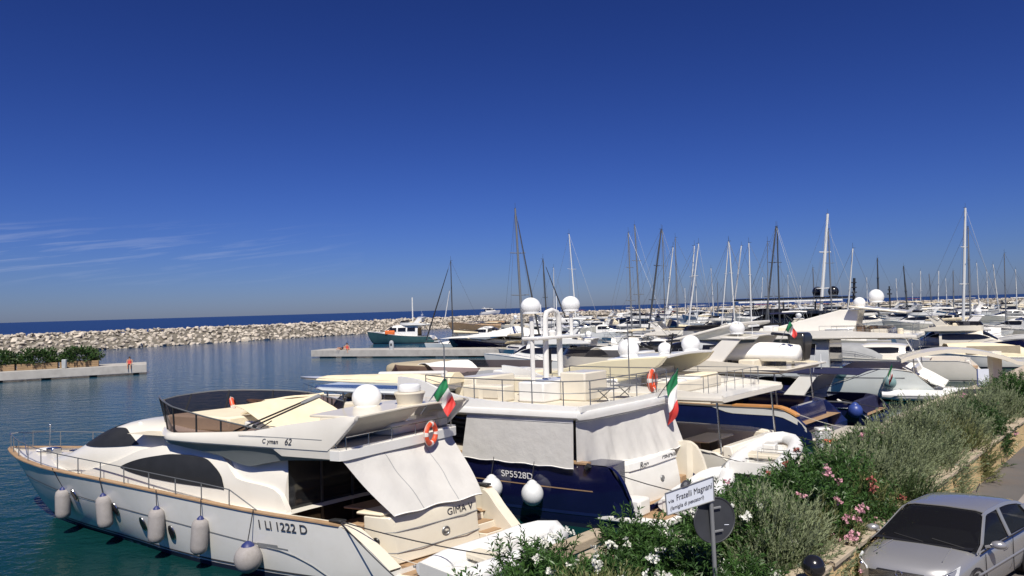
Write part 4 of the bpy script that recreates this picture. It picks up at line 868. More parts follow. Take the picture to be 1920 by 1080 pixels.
# ------------------------------------------------------------------ yachts of the row: one builder, each with its own build
def yacht(name, label, O, head, L, B, hullm='gel_white', topm='gel_white', k=.0, fs=1.5, fbow=2.4, house=1.5, fly=True, flyu=(.06, .60), flyh=.55, glass='glass_dark', arch='wing', archm=None, domes=2, deckm='gel_cream',
          bimini=None, cat='yacht', group=None, boot='antifoul', stripe_=None, bowrail=True, lod=1, screen='smoked_dark', cockpit='vinyl', platform=1.2, seats=True, cover=None, housem=None, n_win=1, aftm=None):
    b = Boat(name, label, cat, O, head, k, group); hb = B/2; topm_ = housem or topm
    us = [q*L for q in (-.012, .02, .06, .2, .4, .55, .7, .8, .88, .93, .965, .985, 1.0)]
    b.hull(us, [hb*q for q in (.86, .9, .95, 1, 1, .96, .83, .66, .46, .30, .17, .08, .01)], [fs*.38, fs*.8, fs]+[fs+(fbow-fs)*q for q in (.03, .16, .34, .60, .78, .90, .95, .98, .99, 1.0)],
           [-.5]*8+[-.3, fbow*.12, fbow*.42, fbow*.68, fbow*.93], [.09, .09, .10, .11, .14, .22, .40, .55, .66, .7, .7, .7, .7], hullm, n=34 if lod else 18, nz=8 if lod else 6, boot=boot)
    if stripe_: b.stripe(.05*L, .95*L, lambda u: fs*.72+(fbow-fs)*.8*(u/L)**2, .07, stripe_)
    b.caprail(.04*L, .995*L, .10, .05, 'steel_dull' if hullm in ('gel_navy', 'gel_blue') else topm, n=24)
    b.deck(.2*L, .99*L, .05, deckm, n=16)
    m = b.m(); m.grid([[(u, q*(b.hbf(u)-.15), fs-.72) for q in (-1, 0, 1)] for u in lin(0, .24*L, 5)]); b.p(m, 'cockpit_floor', 'teak')
    for sd in (1, -1):
        m = b.m(); m.grid([[(u, sd*(b.hbf(u)-.02), b.zgf(u)+.03), (u, sd*(b.hbf(u)-.22), b.zgf(u)+.03), (u, sd*(b.hbf(u)-.22), fs-.8)] for u in lin(.0, .25*L, 8)]); b.p(m, 'cockpit_coaming', aftm or topm)
    m = b.m(); m.loft([[(.02*L+.5, v, z) for v in (-hb*.62, hb*.62)]+[(.02*L+q, v, z) for v in (hb*.62, -hb*.62)] for z, q in ((.4, .0), (fs*.7, .08), (fs+.02, .2))]); b.p(m, 'transom', aftm or topm, bevel=.04)
    if platform: b.box('bathing_platform', topm, -platform, .03*L, -hb*.82, hb*.82, .28, .42, .05)
    if seats: b.box('cockpit_seat', cockpit, .02*L+.5, .02*L+1.1, -hb*.6, hb*.6, fs-.72, fs-.25, .05)
    zc = fs+(fbow-fs)*.25
    if fly:
        cu = [q*L for q in (.225, .3, .45, .56, .63, .70, .78, .84)]
        C, Th, dh = b.cabin(cu, [hb*q for q in (.80, .80, .78, .75, .72, .66, .5, .3)], [fs-.1]+[b.zgf(u)-.08 for u in cu[1:]], [zc+house*q for q in (.98, 1.0, 1.02, 1.02, .86, .52, .2, .05)], 3.6, topm_, 'deckhouse', nu=30 if lod else 18, nt=20 if lod else 12)
        zr = zc+house
    else:
        cu = [q*L for q in (.30, .36, .46, .56, .66, .76, .86)]
        C, Th, dh = b.cabin(cu, [hb*q for q in (.80, .80, .78, .74, .64, .5, .25)], [b.zgf(u)-.08 for u in cu], [zc+house*q for q in (.86, .98, 1.0, .72, .42, .22, .06)], 3.0, topm_, 'deckhouse', nu=26 if lod else 16, nt=18 if lod else 12)
        zr = zc+house*.95
    w0, w1 = (.25*L, .66*L) if fly else (.33*L, .60*L); zlo, zhi = zc+house*.36, zc+house*.76
    if n_win == 1:
        b.window(C, Th, [(w0, zlo+.04, zhi-.06), (w0+(w1-w0)*.15, zlo, zhi), (w0+(w1-w0)*.7, zlo+.04, zhi-.02), (w1-(w1-w0)*.1, zlo+.12, zhi-.2), (w1, zlo+.22, zlo+.24)], glass, 'saloon_window', parent=dh)
    else:
        for q in range(n_win):
            a_, c_ = w0+(w1-w0)*(q+.06)/n_win, w0+(w1-w0)*(q+.9)/n_win; b.window(C, Th, [(a_, zlo, zhi), (c_, zlo+.03, zhi-.03)], glass, 'saloon_window', parent=dh, nu=5)
    f0, f1 = (.72*L, .60*L) if fly else (.70*L, .53*L)
    m = b.m(); m.grid([[C(u, th, .015) for u in lin(f0, f1, 6)] for th in lin(R(34), R(146), 15)]); b.p(m, 'windscreen', glass, dh, ang=50)
    m = b.m(); e0 = cu[0]; m.grid([[(e0-.012, v, z) for v in (-hb*.66, hb*.66)] for z in (fs-.7, zr-.25)]); b.p(m, 'saloon_door', glass, dh)
    top = dh
    if fly:
        a0, a1 = flyu[0]*L, flyu[1]*L
        vt_ = lambda u: hb*cr([a0, a0+.1*L, a0+.6*(a1-a0), a1-.06*L, a1], [.90, .93, .90, .66, .25], u)
        ol = [(u, vt_(u)) for u in lin(a0, a1, 18)]; out_ = ol+[(u, -v) for u, v in ol[::-1]]
        m = b.m(); m.loft([[(u, v*.95, zr-.12) for u, v in out_], [(u, v, zr-.04) for u, v in out_], [(u, v, zr+.06) for u, v in out_]]); fb = b.p(m, 'flybridge_deck', topm, ang=40)
        for sd in (1, -1):
            rows = [[(u, sd*(vt_(u)-.01), zr), (u, sd*(vt_(u)-.03), zr+flyh*cr([a0, a0+.12*(a1-a0), a0+.35*(a1-a0), a1], [.25, .55, .9, 1.0], u))] for u in lin(a0+.02, a1, 18)]
            m = b.m(); m.slab(rows, (0, -sd*.10, 0)); b.p(m, 'flybridge_coaming', topm, fb, ang=50)
        m = b.m(); m.slab([[(a1-.02+.1*(1-(v/(hb*.25))**2), v, z) for v in lin(-hb*.25, hb*.25, 5)] for z in (zr, zr+flyh)], (-.1, 0, 0)); b.p(m, 'flybridge_front', topm, fb)
        us_ = lin(a0+.62*(a1-a0), a1, 10); sc = [(u, vt_(u)) for u in us_]+[(a1+.08, 0)]+[(u, -vt_(u)) for u in us_[::-1]]
        m = b.m(); m.grid([[(u, v*.97, zr+flyh*.97), (u-.25, v*.93, zr+flyh+.38)] for u, v in sc]); b.p(m, 'flybridge_screen', screen, fb, ang=60)
        m = b.m(); m.grid([[(u, v, zr+.066) for v in (-vt_(u)*.9, vt_(u)*.9)] for u in lin(a0+.05, a1-.2, 8)]); b.p(m, 'flybridge_floor', 'gel_white', fb)
        if seats:
            uu = a0+.52*(a1-a0); b.box('helm_seat', 'cushion', uu, uu+.6, -hb*.15, hb*.5, zr+.06, zr+.75, .08, fb); b.box('helm_console', 'gel_white', uu+1.0, uu+1.6, -hb*.1, hb*.55, zr+.06, zr+.85, .08, fb)
            b.box('settee', 'cushion', a0+.25*(a1-a0), a0+.45*(a1-a0), -hb*.78, -hb*.35, zr+.06, zr+.6, .07, fb); b.box('settee', 'vinyl', a0+.12*(a1-a0), a0+.18*(a1-a0), -hb*.6, hb*.6, zr+.06, zr+.5, .07, fb)
        for sd in (1, -1):
            m = b.m(); m.tube([(a0+.25, sd*hb*.8, b.zgf(a0+.2)), (a0+.35, sd*hb*.8, zr-.1)], .04, 6); b.p(m, 'overhang_post', 'steel', fb)
        top = fb; zr2 = zr+flyh*.8; au = a0+.16*(a1-a0)
    else:
        zr2, au = fs+.05, .2*L
    am = archm or topm
    if arch == 'wing':
        hh = 1.05 if fly else zr-fs+.25; aw = hb*(.86 if fly else .88)
        for sd in (1, -1):
            m = b.m(); m.loft([[(au+1.9, sd*aw, zr2-.1), (au+.7, sd*aw, zr2-.1), (au+.7, sd*(aw-.12), zr2-.1), (au+1.9, sd*(aw-.12), zr2-.1)], [(au+.75, sd*aw*.92, zr2+hh), (au-.15, sd*aw*.92, zr2+hh), (au-.15, sd*(aw*.92-.12), zr2+hh), (au+.75, sd*(aw*.92-.12), zr2+hh)]]); b.p(m, 'arch_leg', am, top, bevel=.03)
        m = b.m(); m.slab([[(au-.35+1.2*t, v, zr2+hh-.02+.10*math.cos(v/aw*1.5)+.06*t) for v in lin(-aw*.95, aw*.95, 9)] for t in lin(0, 1, 4)], (0, 0, .10)); ao = b.p(m, 'radar_arch', am, top, bevel=.03)
        zd = zr2+hh+.22
        for q, v in enumerate((.3, -.32)[:domes]): dome(b, (au+.25, v*B, zd+.30), .36 if q == 0 else .26, parent=ao)
        m = b.m(); m.tube([(au+.2, .05, zd), (au+.2, .05, zd+.9)], .02, 5); m.box(au+.05, au+.35, -.45, .55, zd+.35, zd+.45); b.p(m, 'radar_scanner', 'radome', ao)
        m = b.m(); m.tube([(au+.1, aw*.8, zd-.1), (au-.1, aw*.82, zd+1.5)], .011, 5); b.p(m, 'whip_antenna', 'radome', ao)
    if bimini:
        bm_, u0, u1, zz = bimini
        m = b.m(); m.slab([[(u, v, zz+.16*math.cos(v/hb*1.3)+.05*math.sin((u-u0)/(u1-u0)*PI)) for v in lin(-hb*.86, hb*.86, 8)] for u in lin(u0, u1, 8)], (0, 0, .04)); bo = b.p(m, 'bimini_top', bm_, top)
        for sd in (1, -1):
            for u in (u0+.1, u1-.1):
                m = b.m(); m.tube([((u0+u1)/2, sd*hb*.84, zz-1.2), (u, sd*hb*.84, zz+.05)], .02, 5); b.p(m, 'bimini_bow', 'steel', bo)
    if cover:
        cm, u0, u1 = cover; rows = []
        for u in lin(u0*L, u1*L, 14): h = b.hbf(u)*.96; t = (u/L-u0)/(u1-u0); z0 = b.zgf(u); z1 = max(z0+.05, zc+house*cr([0, .2, .6, 1], [.25, .75, .95, .9], t)); rows.append([(u, h, z0), (u, h*.9, z0+(z1-z0)*.75), (u, h*.5, z1), (u, -h*.5, z1), (u, -h*.9, z0+(z1-z0)*.75), (u, -h, z0)])
        m = b.m(); m.slab(rows, (0, 0, .03)); b.p(m, 'canvas_cover', cm, ang=60)
    if bowrail:
        for sd in (1, -1): b.rail([(q*L, sd*max(b.hbf(q*L)-.08, 0), b.zgf(q*L)+.04) for q in (.42, .52, .62, .72, .80, .87, .93, .985)], [.05, .5, .52, .55, .58, .6, .62, .64], r=.014, mid=(.5,) if lod else (), name='bow_rail', post=bool(lod))
    return b, C, dh, top, zr
B4, C4, _, t4, z4 = yacht('motor_yacht', 'long cream flybridge yacht with a yellowish radar arch, beside the navy curtained yacht', (9.93, 28.25), 151, 25, 5.7, 'gel_warm', 'gel_warm', .26, 1.55, 2.5, 1.62, flyu=(.022, .72), flyh=.62, arch=None, domes=0, screen='smoked')
mat('gel_yellow', (.70, .64, .45), .28, coat=.35, noise=(.7, .04))
b = B4
b.box('cockpit_table', 'vinyl', 1.9, 3.0, -1.0, 1.0, 1.48, 1.56, .03); b.box('table_pedestal', 'dark_metal', 2.2, 2.6, -.3, .3, .8, 1.48, .02); b.box('side_locker', 'vinyl', 1.2, 3.6, -2.6, -2.2, .8, 1.5, .03)
b.box('bench_cover', 'canvas_tan', 15.2, 17.6, -1.6, 1.4, z4+.1, z4+1.05, .25, t4); b.box('boat_deck_cushion', 'canvas_grey', 10.5, 14.5, -2.0, 1.8, z4+.08, z4+.5, .1, t4)
b.box('lounger', 'gel_white', 2.7, 3.9, .9, 1.5, z4+.1, z4+.62, .1, t4); b.box('lounger', 'gel_white', 2.7, 3.9, -.2, .45, z4+.1, z4+.62, .1, t4); b.box('wet_bar', 'gel_cream', 4.6, 5.4, -1.6, -.2, z4+.1, z4+.9, .06, t4)
def furnish(b, fb, z, u0, u1, hw, seed):
    q = random.Random(seed)
    b.rail([(u0+.1, v, z+.1) for v in lin(-hw*.8, hw*.8, 7)], .75, mid=(.5,), name='aft_rail', parent=fb, material='steel_dull')
    for sd in (1, -1): b.rail([(u, sd*hw*.86, z+.2) for u in lin(u0+.2, u0+(u1-u0)*.4, 6)], .6, mid=(.5,), name='side_rail', parent=fb, material='steel_dull')
    b.box('sunbed', 'gel_white', u0+1.6, u0+3.4, -hw*.75, -hw*.1, z+.07, z+.5, .08, fb); b.box('sunbed_cushion', 'cushion', u0+1.65, u0+3.35, -hw*.72, -hw*.13, z+.5, z+.62, .06, fb)
    m = b.m(); m.loft([[(u0+3.8, hw*.1, zz_), (u0+3.8, hw*.8, zz_), (u0+5.6, hw*.8, zz_), (u0+5.6, hw*.55, zz_), (u0+4.4, hw*.55, zz_), (u0+4.4, hw*.1, zz_)] for zz_ in (z+.07, z+.62)]); b.p(m, 'corner_settee', 'gel_white', fb, bevel=.06)
    b.box('coffee_table', 'teak', u0+4.6, u0+5.3, hw*.1, hw*.45, z+.42, z+.47, .01, fb); b.box('table_leg', 'steel', u0+4.9, u0+5.0, hw*.25, hw*.3, z+.06, z+.42, .005, fb)
    for k_ in range(4): m = b.m(); m.lathe([(.16, 0), (.2, .2), (.19, .42), (.1, .46)], (u0+.9+q.uniform(0, 6), q.uniform(-.6, .6)*hw, z+.07), 10); b.p(m, 'stool', 'cushion', fb)
    m = b.m(); m.slab([[(u1-3.0+1.6*t, v, z+.5+.55*math.sin(PI*t)+.03*math.sin(6*v)) for v in lin(-hw*.55, hw*.5, 8)] for t in lin(0, 1, 8)], (0, 0, .03)); b.p(m, 'console_cover', 'canvas_bright', fb, ang=70)
furnish(B4, t4, z4, 1.2, 17.5, 2.6, 1)
for sd in (1, -1):
    pts = [(10.2, .52), (8.6, .72), (6.9, 1.12), (5.6, 1.34), (4.2, 1.46), (3.0, 1.52), (3.25, 1.2), (3.7, .9), (4.3, .65), (5.0, .50)]
    m = b.m(); m.loft([[(u_, sd*1.95, z4+z_) for u_, z_ in pts], [(u_, sd*1.70, z4+z_) for u_, z_ in pts]]); b.p(m, 'arch_fin', 'gel_yellow', t4, bevel=.04)
m = b.m(); m.slab([[(3.0+2.6*t, v, z4+1.46-.18*t+.06*math.cos(v)) for v in lin(-1.7, 1.7, 7)] for t in lin(0, 1, 5)], (0, 0, .12)); ao = b.p(m, 'radar_arch', 'gel_white', t4, bevel=.03)
dome(b, (5.0, 1.15, z4+1.76), .40, parent=ao); dome(b, (4.0, .2, z4+1.72), .26, parent=ao); dome(b, (3.5, -.9, z4+1.85), .36, parent=ao)
m = b.m(); m.tube([(3.4, .9, z4+1.5), (3.25, .9, z4+2.4)], .03, 5); m.box(3.15, 3.35, .55, 1.25, z4+2.05, z4+2.13); m.box(3.18, 3.32, .7, 1.1, z4+2.3, z4+2.36); b.p(m, 'signal_mast', 'dark_metal', ao)
inflatable('dinghy', 'white and cream rigid inflatable stowed across the stern of the long cream yacht', b.w(-.9, 3.6, 0).xy, 151-92, 5.6, 2.1, .27, z=.95)
inflatable('dinghy', 'pale inflatable tied up at the quay between navy and cream yachts', b.w(-2.3, 4.0, 0).xy, 151-140, 3.2, 1.6, .26, z=.1)
gp = Boat('gangway', 'white folding gangway at the stern of the long cream yacht', 'gangway', b.w(-.2, 1.9, 0).xy, 151+176)
gp.root.location.z = .75; gp.box('walkway', 'gel_white', 0, 3.4, -.28, .28, 0, .08, .02)
for sd in (1, -1): gp.rail([(q, sd*.27, .08) for q in (.2, 1.2, 2.2, 3.2)], .7, name='handrail', mid=(.5,))
for i, (a_, c_) in enumerate((((.4, 2.6, 1.4), (-3.5, 3.4, 1.0)), ((.4, -2.6, 1.4), (-3.6, -2.8, 1.0)), ((.3, 2.55, 1.4), (-3.3, .5, 1.0)))): rope(b.w(*a_), b.w(*c_), ('dark mooring line from the near quarter of the long cream yacht', 'dark mooring line from the far quarter of the long cream yacht', 'dark mooring line crossing behind the long cream yacht stern')[i], .2)
B5, C5, _, t5, z5 = yacht('motor_yacht', 'navy flybridge yacht with a teak rail seat and a covered tender on top', (15.4, 36.1), 151, 21, 5.4, 'gel_blue', 'gel_cream', .26, 1.8, 2.7, 1.55, flyu=(.05, .66), flyh=.62, archm='gel_warm', domes=1, aftm='gel_blue')
b = B5
m = b.m(); m.grid([[b.zsurf(u, z, 1, .014) for z in (b.zgf(u)-cr([-.05, .6, 3.2, 4.2], [.22, .34, .30, .02], u), b.zgf(u)-.01)] for u in lin(-.05, 4.2, 14)]); b.p(m, 'name_band', 'gel_white', b.hull_o)
b.caprail(.35, 3.2, .42, .09, 'teak_orange', dz=.05, name='teak_seat', sides=(1,), n=12)
b.caprail(3, 20, .1, .05, 'teak', dz=.06, name='teak_rail')
furnish(B5, t5, z5, 5.0, 13.5, 2.4, 2)
b.box('boat_deck', 'gel_cream', .7, 6.0, -2.5, 2.5, z5+.05, z5+.12, .03, t5)
tn = Boat('covered_tender', 'tender under a white cover on the boat deck of the navy teak yacht', 'dinghy', b.w(1.0, .1, 0).xy, 151, .1); tn.root.location.z = z5+.42
hw_ = lambda u: cr([0, .2, 1.5, 3, 4, 4.5], [.55, .8, .92, .82, .5, .08], u)
m = tn.m(); m.loft([[(u, hw_(u)*.7, -.05), (u, hw_(u), .18), (u, hw_(u)*.96, .40), (u, hw_(u)*.5, .66+.12*math.sin(u*.9)), (u, 0, .74+.14*math.sin(u*.9)), (u, -hw_(u)*.5, .66+.12*math.sin(u*.9)), (u, -hw_(u)*.96, .40), (u, -hw_(u), .18), (u, -hw_(u)*.7, -.05)] for u in lin(0, 4.5, 16)]); tn.p(m, 'canvas_cover', 'canvas_bright', ang=70)
for u in (.8, 3.2): tn.box('chock', 'dark_metal', u, u+.2, -.6, .6, -.34, -.02, .02)
m = b.m(); m.slab([[(3.2+3.6*t, v, z5+2.25-.9*t) for v in lin(-1.9, 1.9, 6)] for t in lin(0, 1, 6)], (0, 0, .16)); b.p(m, 'arch_visor', 'gel_warm', t5, bevel=.05)
m = b.m(); m.loft([[(x_, y_, z_) for x_, y_ in ((1.0-.1*q, -1.2-.2*q), (1.6+.1*q, -1.2-.2*q), (1.6+.1*q, -.5+.2*q), (1.0-.1*q, -.5+.2*q))] for z_, q in ((z5+.3, 0), (z5+1.0, .6), (z5+1.5, 1), (z5+1.75, .3))]); b.p(m, 'stowed_outboard', 'engine_black', t5, bevel=.08)
m = b.m(); m.tube([(2.0, -1.6, z5+.2), (2.0, -1.2, z5+1.6), (2.2, .3, z5+1.75)], .09, 6); b.p(m, 'tender_crane', 'engine_black', t5)
flag(b.w(1.6, .9, z5+1.3), b.w(1.1, .9, z5+2.4), 'small Italian tricolour on the arch of the navy teak yacht', .7, .5, (.5, .1, -.8), 9)
rope(b.w(.3, 2.5, 1.6), b.w(-3.4, 3.0, 1.0), 'pale mooring line from the navy teak yacht', .15, .016, 'rope_pale')
q = b.w(.25, 2.9, .75); 
B6, C6, _, t6, z6 = yacht('sports_cruiser', 'navy sports cruiser under a navy canvas cover with chrome trim', (20.3, 40.6), 152, 13, 4.4, 'gel_navy', 'gel_navy', .26, 1.35, 1.9, 1.0, fly=False, arch='wing', archm='gel_white', domes=0, deckm='gel_white', bimini=('canvas_navy', .3, 6.8, 2.75), cover=('canvas_navy', .36, .8), cockpit='canvas_navy', aftm='canvas_navy')
b = B6
m = b.m(); m.tube([b.zsurf(u, 1.0+.02*u, 1, .02) for u in lin(-.1, 12, 14)], .03, 5); b.p(m, 'chrome_strake', 'chrome', b.hull_o)
m = b.m(); m.slab([[(-.1+1.5*t, 1.78, .5+.95*t), (-.1+1.5*t, 1.98, .5+.95*t)] for t in lin(0, 1, 6)], (0, 0, .05)); b.p(m, 'stern_trim', 'gel_warm')
fender(b.w(.4, 2.35, .95), 'royal blue ball fender at the stern of the navy sports cruiser', 'ball', .38, material='fender_blue', capm='fender_blue', top=b.w(.4, 2.0, 1.4), group='ball fenders')
flag(b.w(.1, -.9, 1.5), b.w(-.6, -.9, 3.3), 'furled green edged flag at the stern of the navy sports cruiser', .9, .7, (.0, .05, -1), 12)
rope(b.w(1.2, 1.9, 1.5), b.w(-3.0, 3.2, 1.0), 'dark mooring line from the navy sports cruiser', .1)
B7, C7, _, t7, z7 = yacht('motor_yacht', 'big white yacht with a broad radar arch, twin domes and open aft deck', (29.2, 50.6), 158, 27, 6.4, 'gel_sky', 'gel_warm', .22, 2.15, 3.2, 1.9, flyu=(.02, .62), flyh=.55, domes=0, arch=None, stripe_='rub_grey', housem='gel_grey', n_win=4)
b = B7
for u0 in (3.2, 4.0, 4.8): b.box('deck_chair', 'teak', u0, u0+.45, .2, .9, z7+.08, z7+.75, .03, t7)
m = b.m(); m.loft([[(4.6, 1.4, z7+.1), (4.6, -1.4, z7+.1), (11.8, -1.2, z7+.2), (11.8, 1.2, z7+.2)], [(4.2, 1.3, z7+1.9), (4.2, -1.3, z7+1.9), (5.5, -1.1, z7+1.9), (5.5, 1.1, z7+1.9)]]); b.p(m, 'arch_fairing', 'gel_warm', t7, bevel=.05)
m = b.m(); m.slab([[(1.2+3.6*t, v, z7+1.55+.5*t) for v in lin(-1.9, 1.9, 6)] for t in lin(0, 1, 6)], (0, 0, .16)); b.p(m, 'arch_visor', 'gel_cream', t7, bevel=.05)
furnish(B7, t7, z7, .7, 15.5, 2.9, 3)
dome(b, (3.2, .5, z7+2.75), .52, parent=t7); dome(b, (4.2, 1.1, z7+2.35), .40, parent=t7)
m = b.m(); m.tube([(2.4, 0, z7+1.9), (2.4, 0, z7+3.5)], .05, 6); m.box(2.3, 2.5, -.5, .5, z7+2.9, z7+3.0); m.box(2.32, 2.48, -.3, .3, z7+3.2, z7+3.28); b.p(m, 'signal_mast', 'dark_metal', t7)
b.rail([(u, 2.7, z7+.06) for u in (.8, 1.8, 2.8, 3.8, 4.8, 5.8)], .7, mid=(.5,), name='guard_rail', parent=t7)
m = b.m(); m.slab([[(.3+.9*t, v, 2.2+2.0*t) for v in lin(2.0, 2.9, 4)] for t in lin(0, 1, 6)], (.01, 0, 0)); b.p(m, 'side_curtain', 'canvas_bright')
m = b.m(); m.slab([[(-.9+2.4*t, v, .9+1.3*t+.06*math.sin(v*6+t*4)) for v in lin(-2.2, 2.6, 12)] for t in lin(0, 1, 8)], (.0, 0, .04)); b.p(m, 'stern_cover', 'canvas_bright', ang=70)
hull_text(b, '1M 1962 D', (1556, 690), (1588, 690), .55, 'letter_blue')
q, u, t = find(b, 1668, 717, 1, .35); fender(b.w(*q), 'teal ball fender on the side of the big white yacht', 'ball', .42, material='fender_teal', capm='fender_teal', top=b.w(u, b.hbf(u)+.04, b.zgf(u)), group='ball fenders')
q, u, t = find(b, 1577, 700, 1, .3); fender(b.w(*q), 'grey ball fender amidships on the big white yacht', 'ball', .36, material='fender_teal', capm='fender_teal', top=b.w(u, b.hbf(u)+.04, b.zgf(u)), group='ball fenders')
inflatable('dinghy', 'white dinghy with a green bottom lying under the big white yacht', zp(1652, 745, .2).xy, -22, 5.6, 2.0, .38, z=.05, floor='fender_teal')
B8, C8, _, t8, z8 = yacht('motor_yacht', 'cream yacht with a long curved hardtop sweeping over its stern', (38.5, 60), 158, 17, 5.2, 'gel_warm', 'gel_warm', .2, 1.7, 2.5, 1.2, fly=False, arch=None, domes=0, cover=('canvas_grey', .4, .7))
b = B8
P0, P1, P2, P3 = zp(1700, 678, 3.3), zp(1780, 662, 3.5), zp(1860, 664, 3.5), zp(1918, 680, 3.3)
can = empty('quay_canopy', zp(1868, 722, 1.0)); tag(can, 'cream arched canopy on a square pillar over the quay edge', 'canopy'); o0 = can.location
def ap(t): return dp(1690+230*t, 681-21*math.sin(PI*min(1, t*1.05))**.8+4*t, 43-1.0*t)
m = MB(); dv = Vector((.95, 2.3, 0)); m.slab([[ap(t)-o0+dv*s_+Vector((0, 0, .05*math.sin(PI*s_))) for s_ in lin(0, 1, 5)] for t in lin(0, 1, 20)], (0, 0, .22)); m.build('arched_roof', 'gel_cream', can, ang=60)
c = dp(1866, 700, 43.5)-o0; m = MB(); m.box(c.x-.28, c.x+.28, c.y-.25, c.y+.25, 0, 2.6); m.build('pillar', 'gel_cream', can, bevel=.02)
sg = dp(1843, 708, 42); e = MB(); e.box(-.34, .34, -.03, .03, -.5, .5); o = e.build('notice_board', 'sign_white'); o.location = sg; tag(o, 'white notice board with blue edge beside the canopy pillar', 'sign')
m = MB(); m.box(-.36, -.31, -.05, -.028, -.52, .52); m.box(-.36, .36, -.05, -.028, -.52, -.46); m.build('blue_edge', 'letter_blue', o)
p_ = MB(); p_.tube([(0, 0, -2.0), (0, 0, -.5)], .04, 6); p_.build('post', 'steel_dull', o)
# ------------------------------------------------------------------ boats further off
occupied = []
def claim(O, head, L, B, force=False):
    d = np.array([math.cos(R(head)), math.sin(R(head))]); pts = np.array(O)[None]+d[None]*(L*np.linspace(0, 1, 7))[:, None]; w_ = np.full((7, 1), B)
    if not force and occupied:
        Q = np.concatenate([q for q, _ in occupied]); Wq = np.concatenate([w for _, w in occupied])
        if (np.linalg.norm(pts[:, None]-Q[None], axis=2) < (B+Wq[:, 0][None])/2*.78).any(): return False
    occupied.append((pts, w_)); return True
for bb_, L_, B_ in ((B1, 19, 5), (B2, 20, 5.2), (B4, 25, 5.7), (B5, 21, 5.4), (B6, 13, 4.2), (B7, 27, 6.4), (B8, 17, 5.2)): claim(bb_.O.xy, math.degrees(bb_.h), L_, B_, True)
for t in range(0, 100, 4): occupied.append((np.array([(PIER_M[0]+PIER_M[1]*t+PIER_M[2]*2.5)[:2]]), np.full((1, 1), 5.5)))
def sailboat(label, px, ytop, base_px, d, mastm='mast_alloy', r=.10, head=60, hullm='gel_white', coverm='canvas_navy', furl=None, L=None):
    top = dp(px, ytop, d); H = top.z; L = L or max(9, H*.72); B = L*.29
    foot = dp(base_px[0], base_px[1], d); t_ = (top.z-1.6)/(top.z-foot.z); base = top+(foot-top)*t_     # where the mast meets the deck
    hd = Vector((math.cos(R(head)), math.sin(R(head)), 0)); O = base-hd*(L*.56)
    for shift in (0, 3, -3, 6, -6, 9):
        if claim((O.xy+Vector((0, shift))), head, L, B): break
    b = Boat('sailing_yacht', label, 'sailboat', O.xy, head, 0, 'sailing yachts in the marina')
    fs, fb_ = 1.0+L*.012, 1.25+L*.02
    b.hull([q*L for q in (0, .1, .3, .5, .7, .85, .93, .97, 1.0)], [B/2*q for q in (.62, .8, .98, 1, .82, .5, .27, .13, .01)], [fs+(fb_-fs)*q for q in (0, .05, .1, .25, .5, .75, .9, .95, 1)],
           [-.1, -.35, -.5, -.5, -.5, -.45, -.2, .4, fb_*.9], [.3, .3, .3, .32, .42, .55, .65, .7, .7], hullm, n=16, nz=6)
    b.deck(.0, .99*L, .04, 'gel_cream', n=10)
    C, Th, dh = b.cabin([.3*L, .36*L, .55*L, .68*L, .76*L], [B*.26, B*.3, B*.27, B*.2, B*.1], [b.zgf(q*L)-.05 for q in (.3, .36, .55, .68, .76)], [fs+.55, fs+.65, fs+.62, fs+.5, fs+.3], 3.5, 'gel_white', 'coachroof', nu=12, nt=10)
    b.window(C, Th, [(.38*L, fs+.25, fs+.45), (.62*L, fs+.25, fs+.42)], 'glass_dark', 'cabin_window', parent=dh, nu=6)
    m = b.m(); m.slab([[(.27*L+.1*L*t, v, fs+.55+.55*math.sin(PI/2*t)) for v in lin(-B*.28, B*.28, 5)] for t in lin(.2, 1, 5)], (0, 0, .03)); b.p(m, 'spray_hood', coverm)
    lx = .56*L; tl = Vector((lx, 0, H)); ax = top-base; ca, sa = math.cos(-b.h), math.sin(-b.h); lean = Vector((ca*ax.x-sa*ax.y, sa*ax.x+ca*ax.y, 0))
    bs = Vector((lx, 0, 1.3)); tp = Vector((lx+lean.x, lean.y, H)); an = (tp-bs)
    m = b.m(); m.tube([bs, bs+an*.6, tp], [r, r*.95, r*.7], 7); mo = b.p(m, 'mast', mastm)
    for q in (.38, .68) if H > 15 else (.55,):
        c_ = bs+an*q; w_ = B*.30*(1.15-q*.4); m = b.m(); m.tube([c_+Vector((0, -w_, .05)), c_, c_+Vector((0, w_, .05))], r*.35, 5); b.p(m, 'spreader', mastm, mo)
    m = b.m(); w_ = B*.30*.95; mid_ = bs+an*.45
    for sd in (1, -1): m.tube([(lx-.2, sd*B*.45, fs+.1), mid_+Vector((0, sd*w_, 0)), tp], .018, 4)
    m.tube([(.98*L, 0, fb_), tp], .02, 4); m.tube([(0, 0, fs), tp], .018, 4); b.p(m, 'rigging', 'steel_dull', mo)
    if furl:
        a_, c_ = Vector((.975*L, 0, fb_+.4)), tp*1.0; m = b.m(); m.tube([a_.lerp(c_, q) for q in (0, .1, .5, .9)], [.05, .13, .10, .05], 6); b.p(m, 'furled_genoa', furl, mo)
    m = b.m(); bz = fs+1.7; m.tube([(lx-.1, 0, bz), (lx-.40*L, 0, bz+.05)], .09, 6); bo = b.p(m, 'boom', mastm, mo)
    m = b.m(); m.tube([(lx-.15, 0, bz+.42), (lx-.2*L, 0, bz+.28), (lx-.39*L, 0, bz+.17)], [.26, .2, .1], 7); b.p(m, 'sail_cover', coverm, bo)
    m = b.m(); tp2 = tp+Vector((0, 0, .0)); m.tube([tp2, tp2+Vector((0, 0, .8))], .02, 4); m.box(tp.x-.35, tp.x+.1, -.02+tp.y, .02+tp.y, H+.05, H+.1); b.p(m, 'masthead_vane', 'mast_dark', mo)
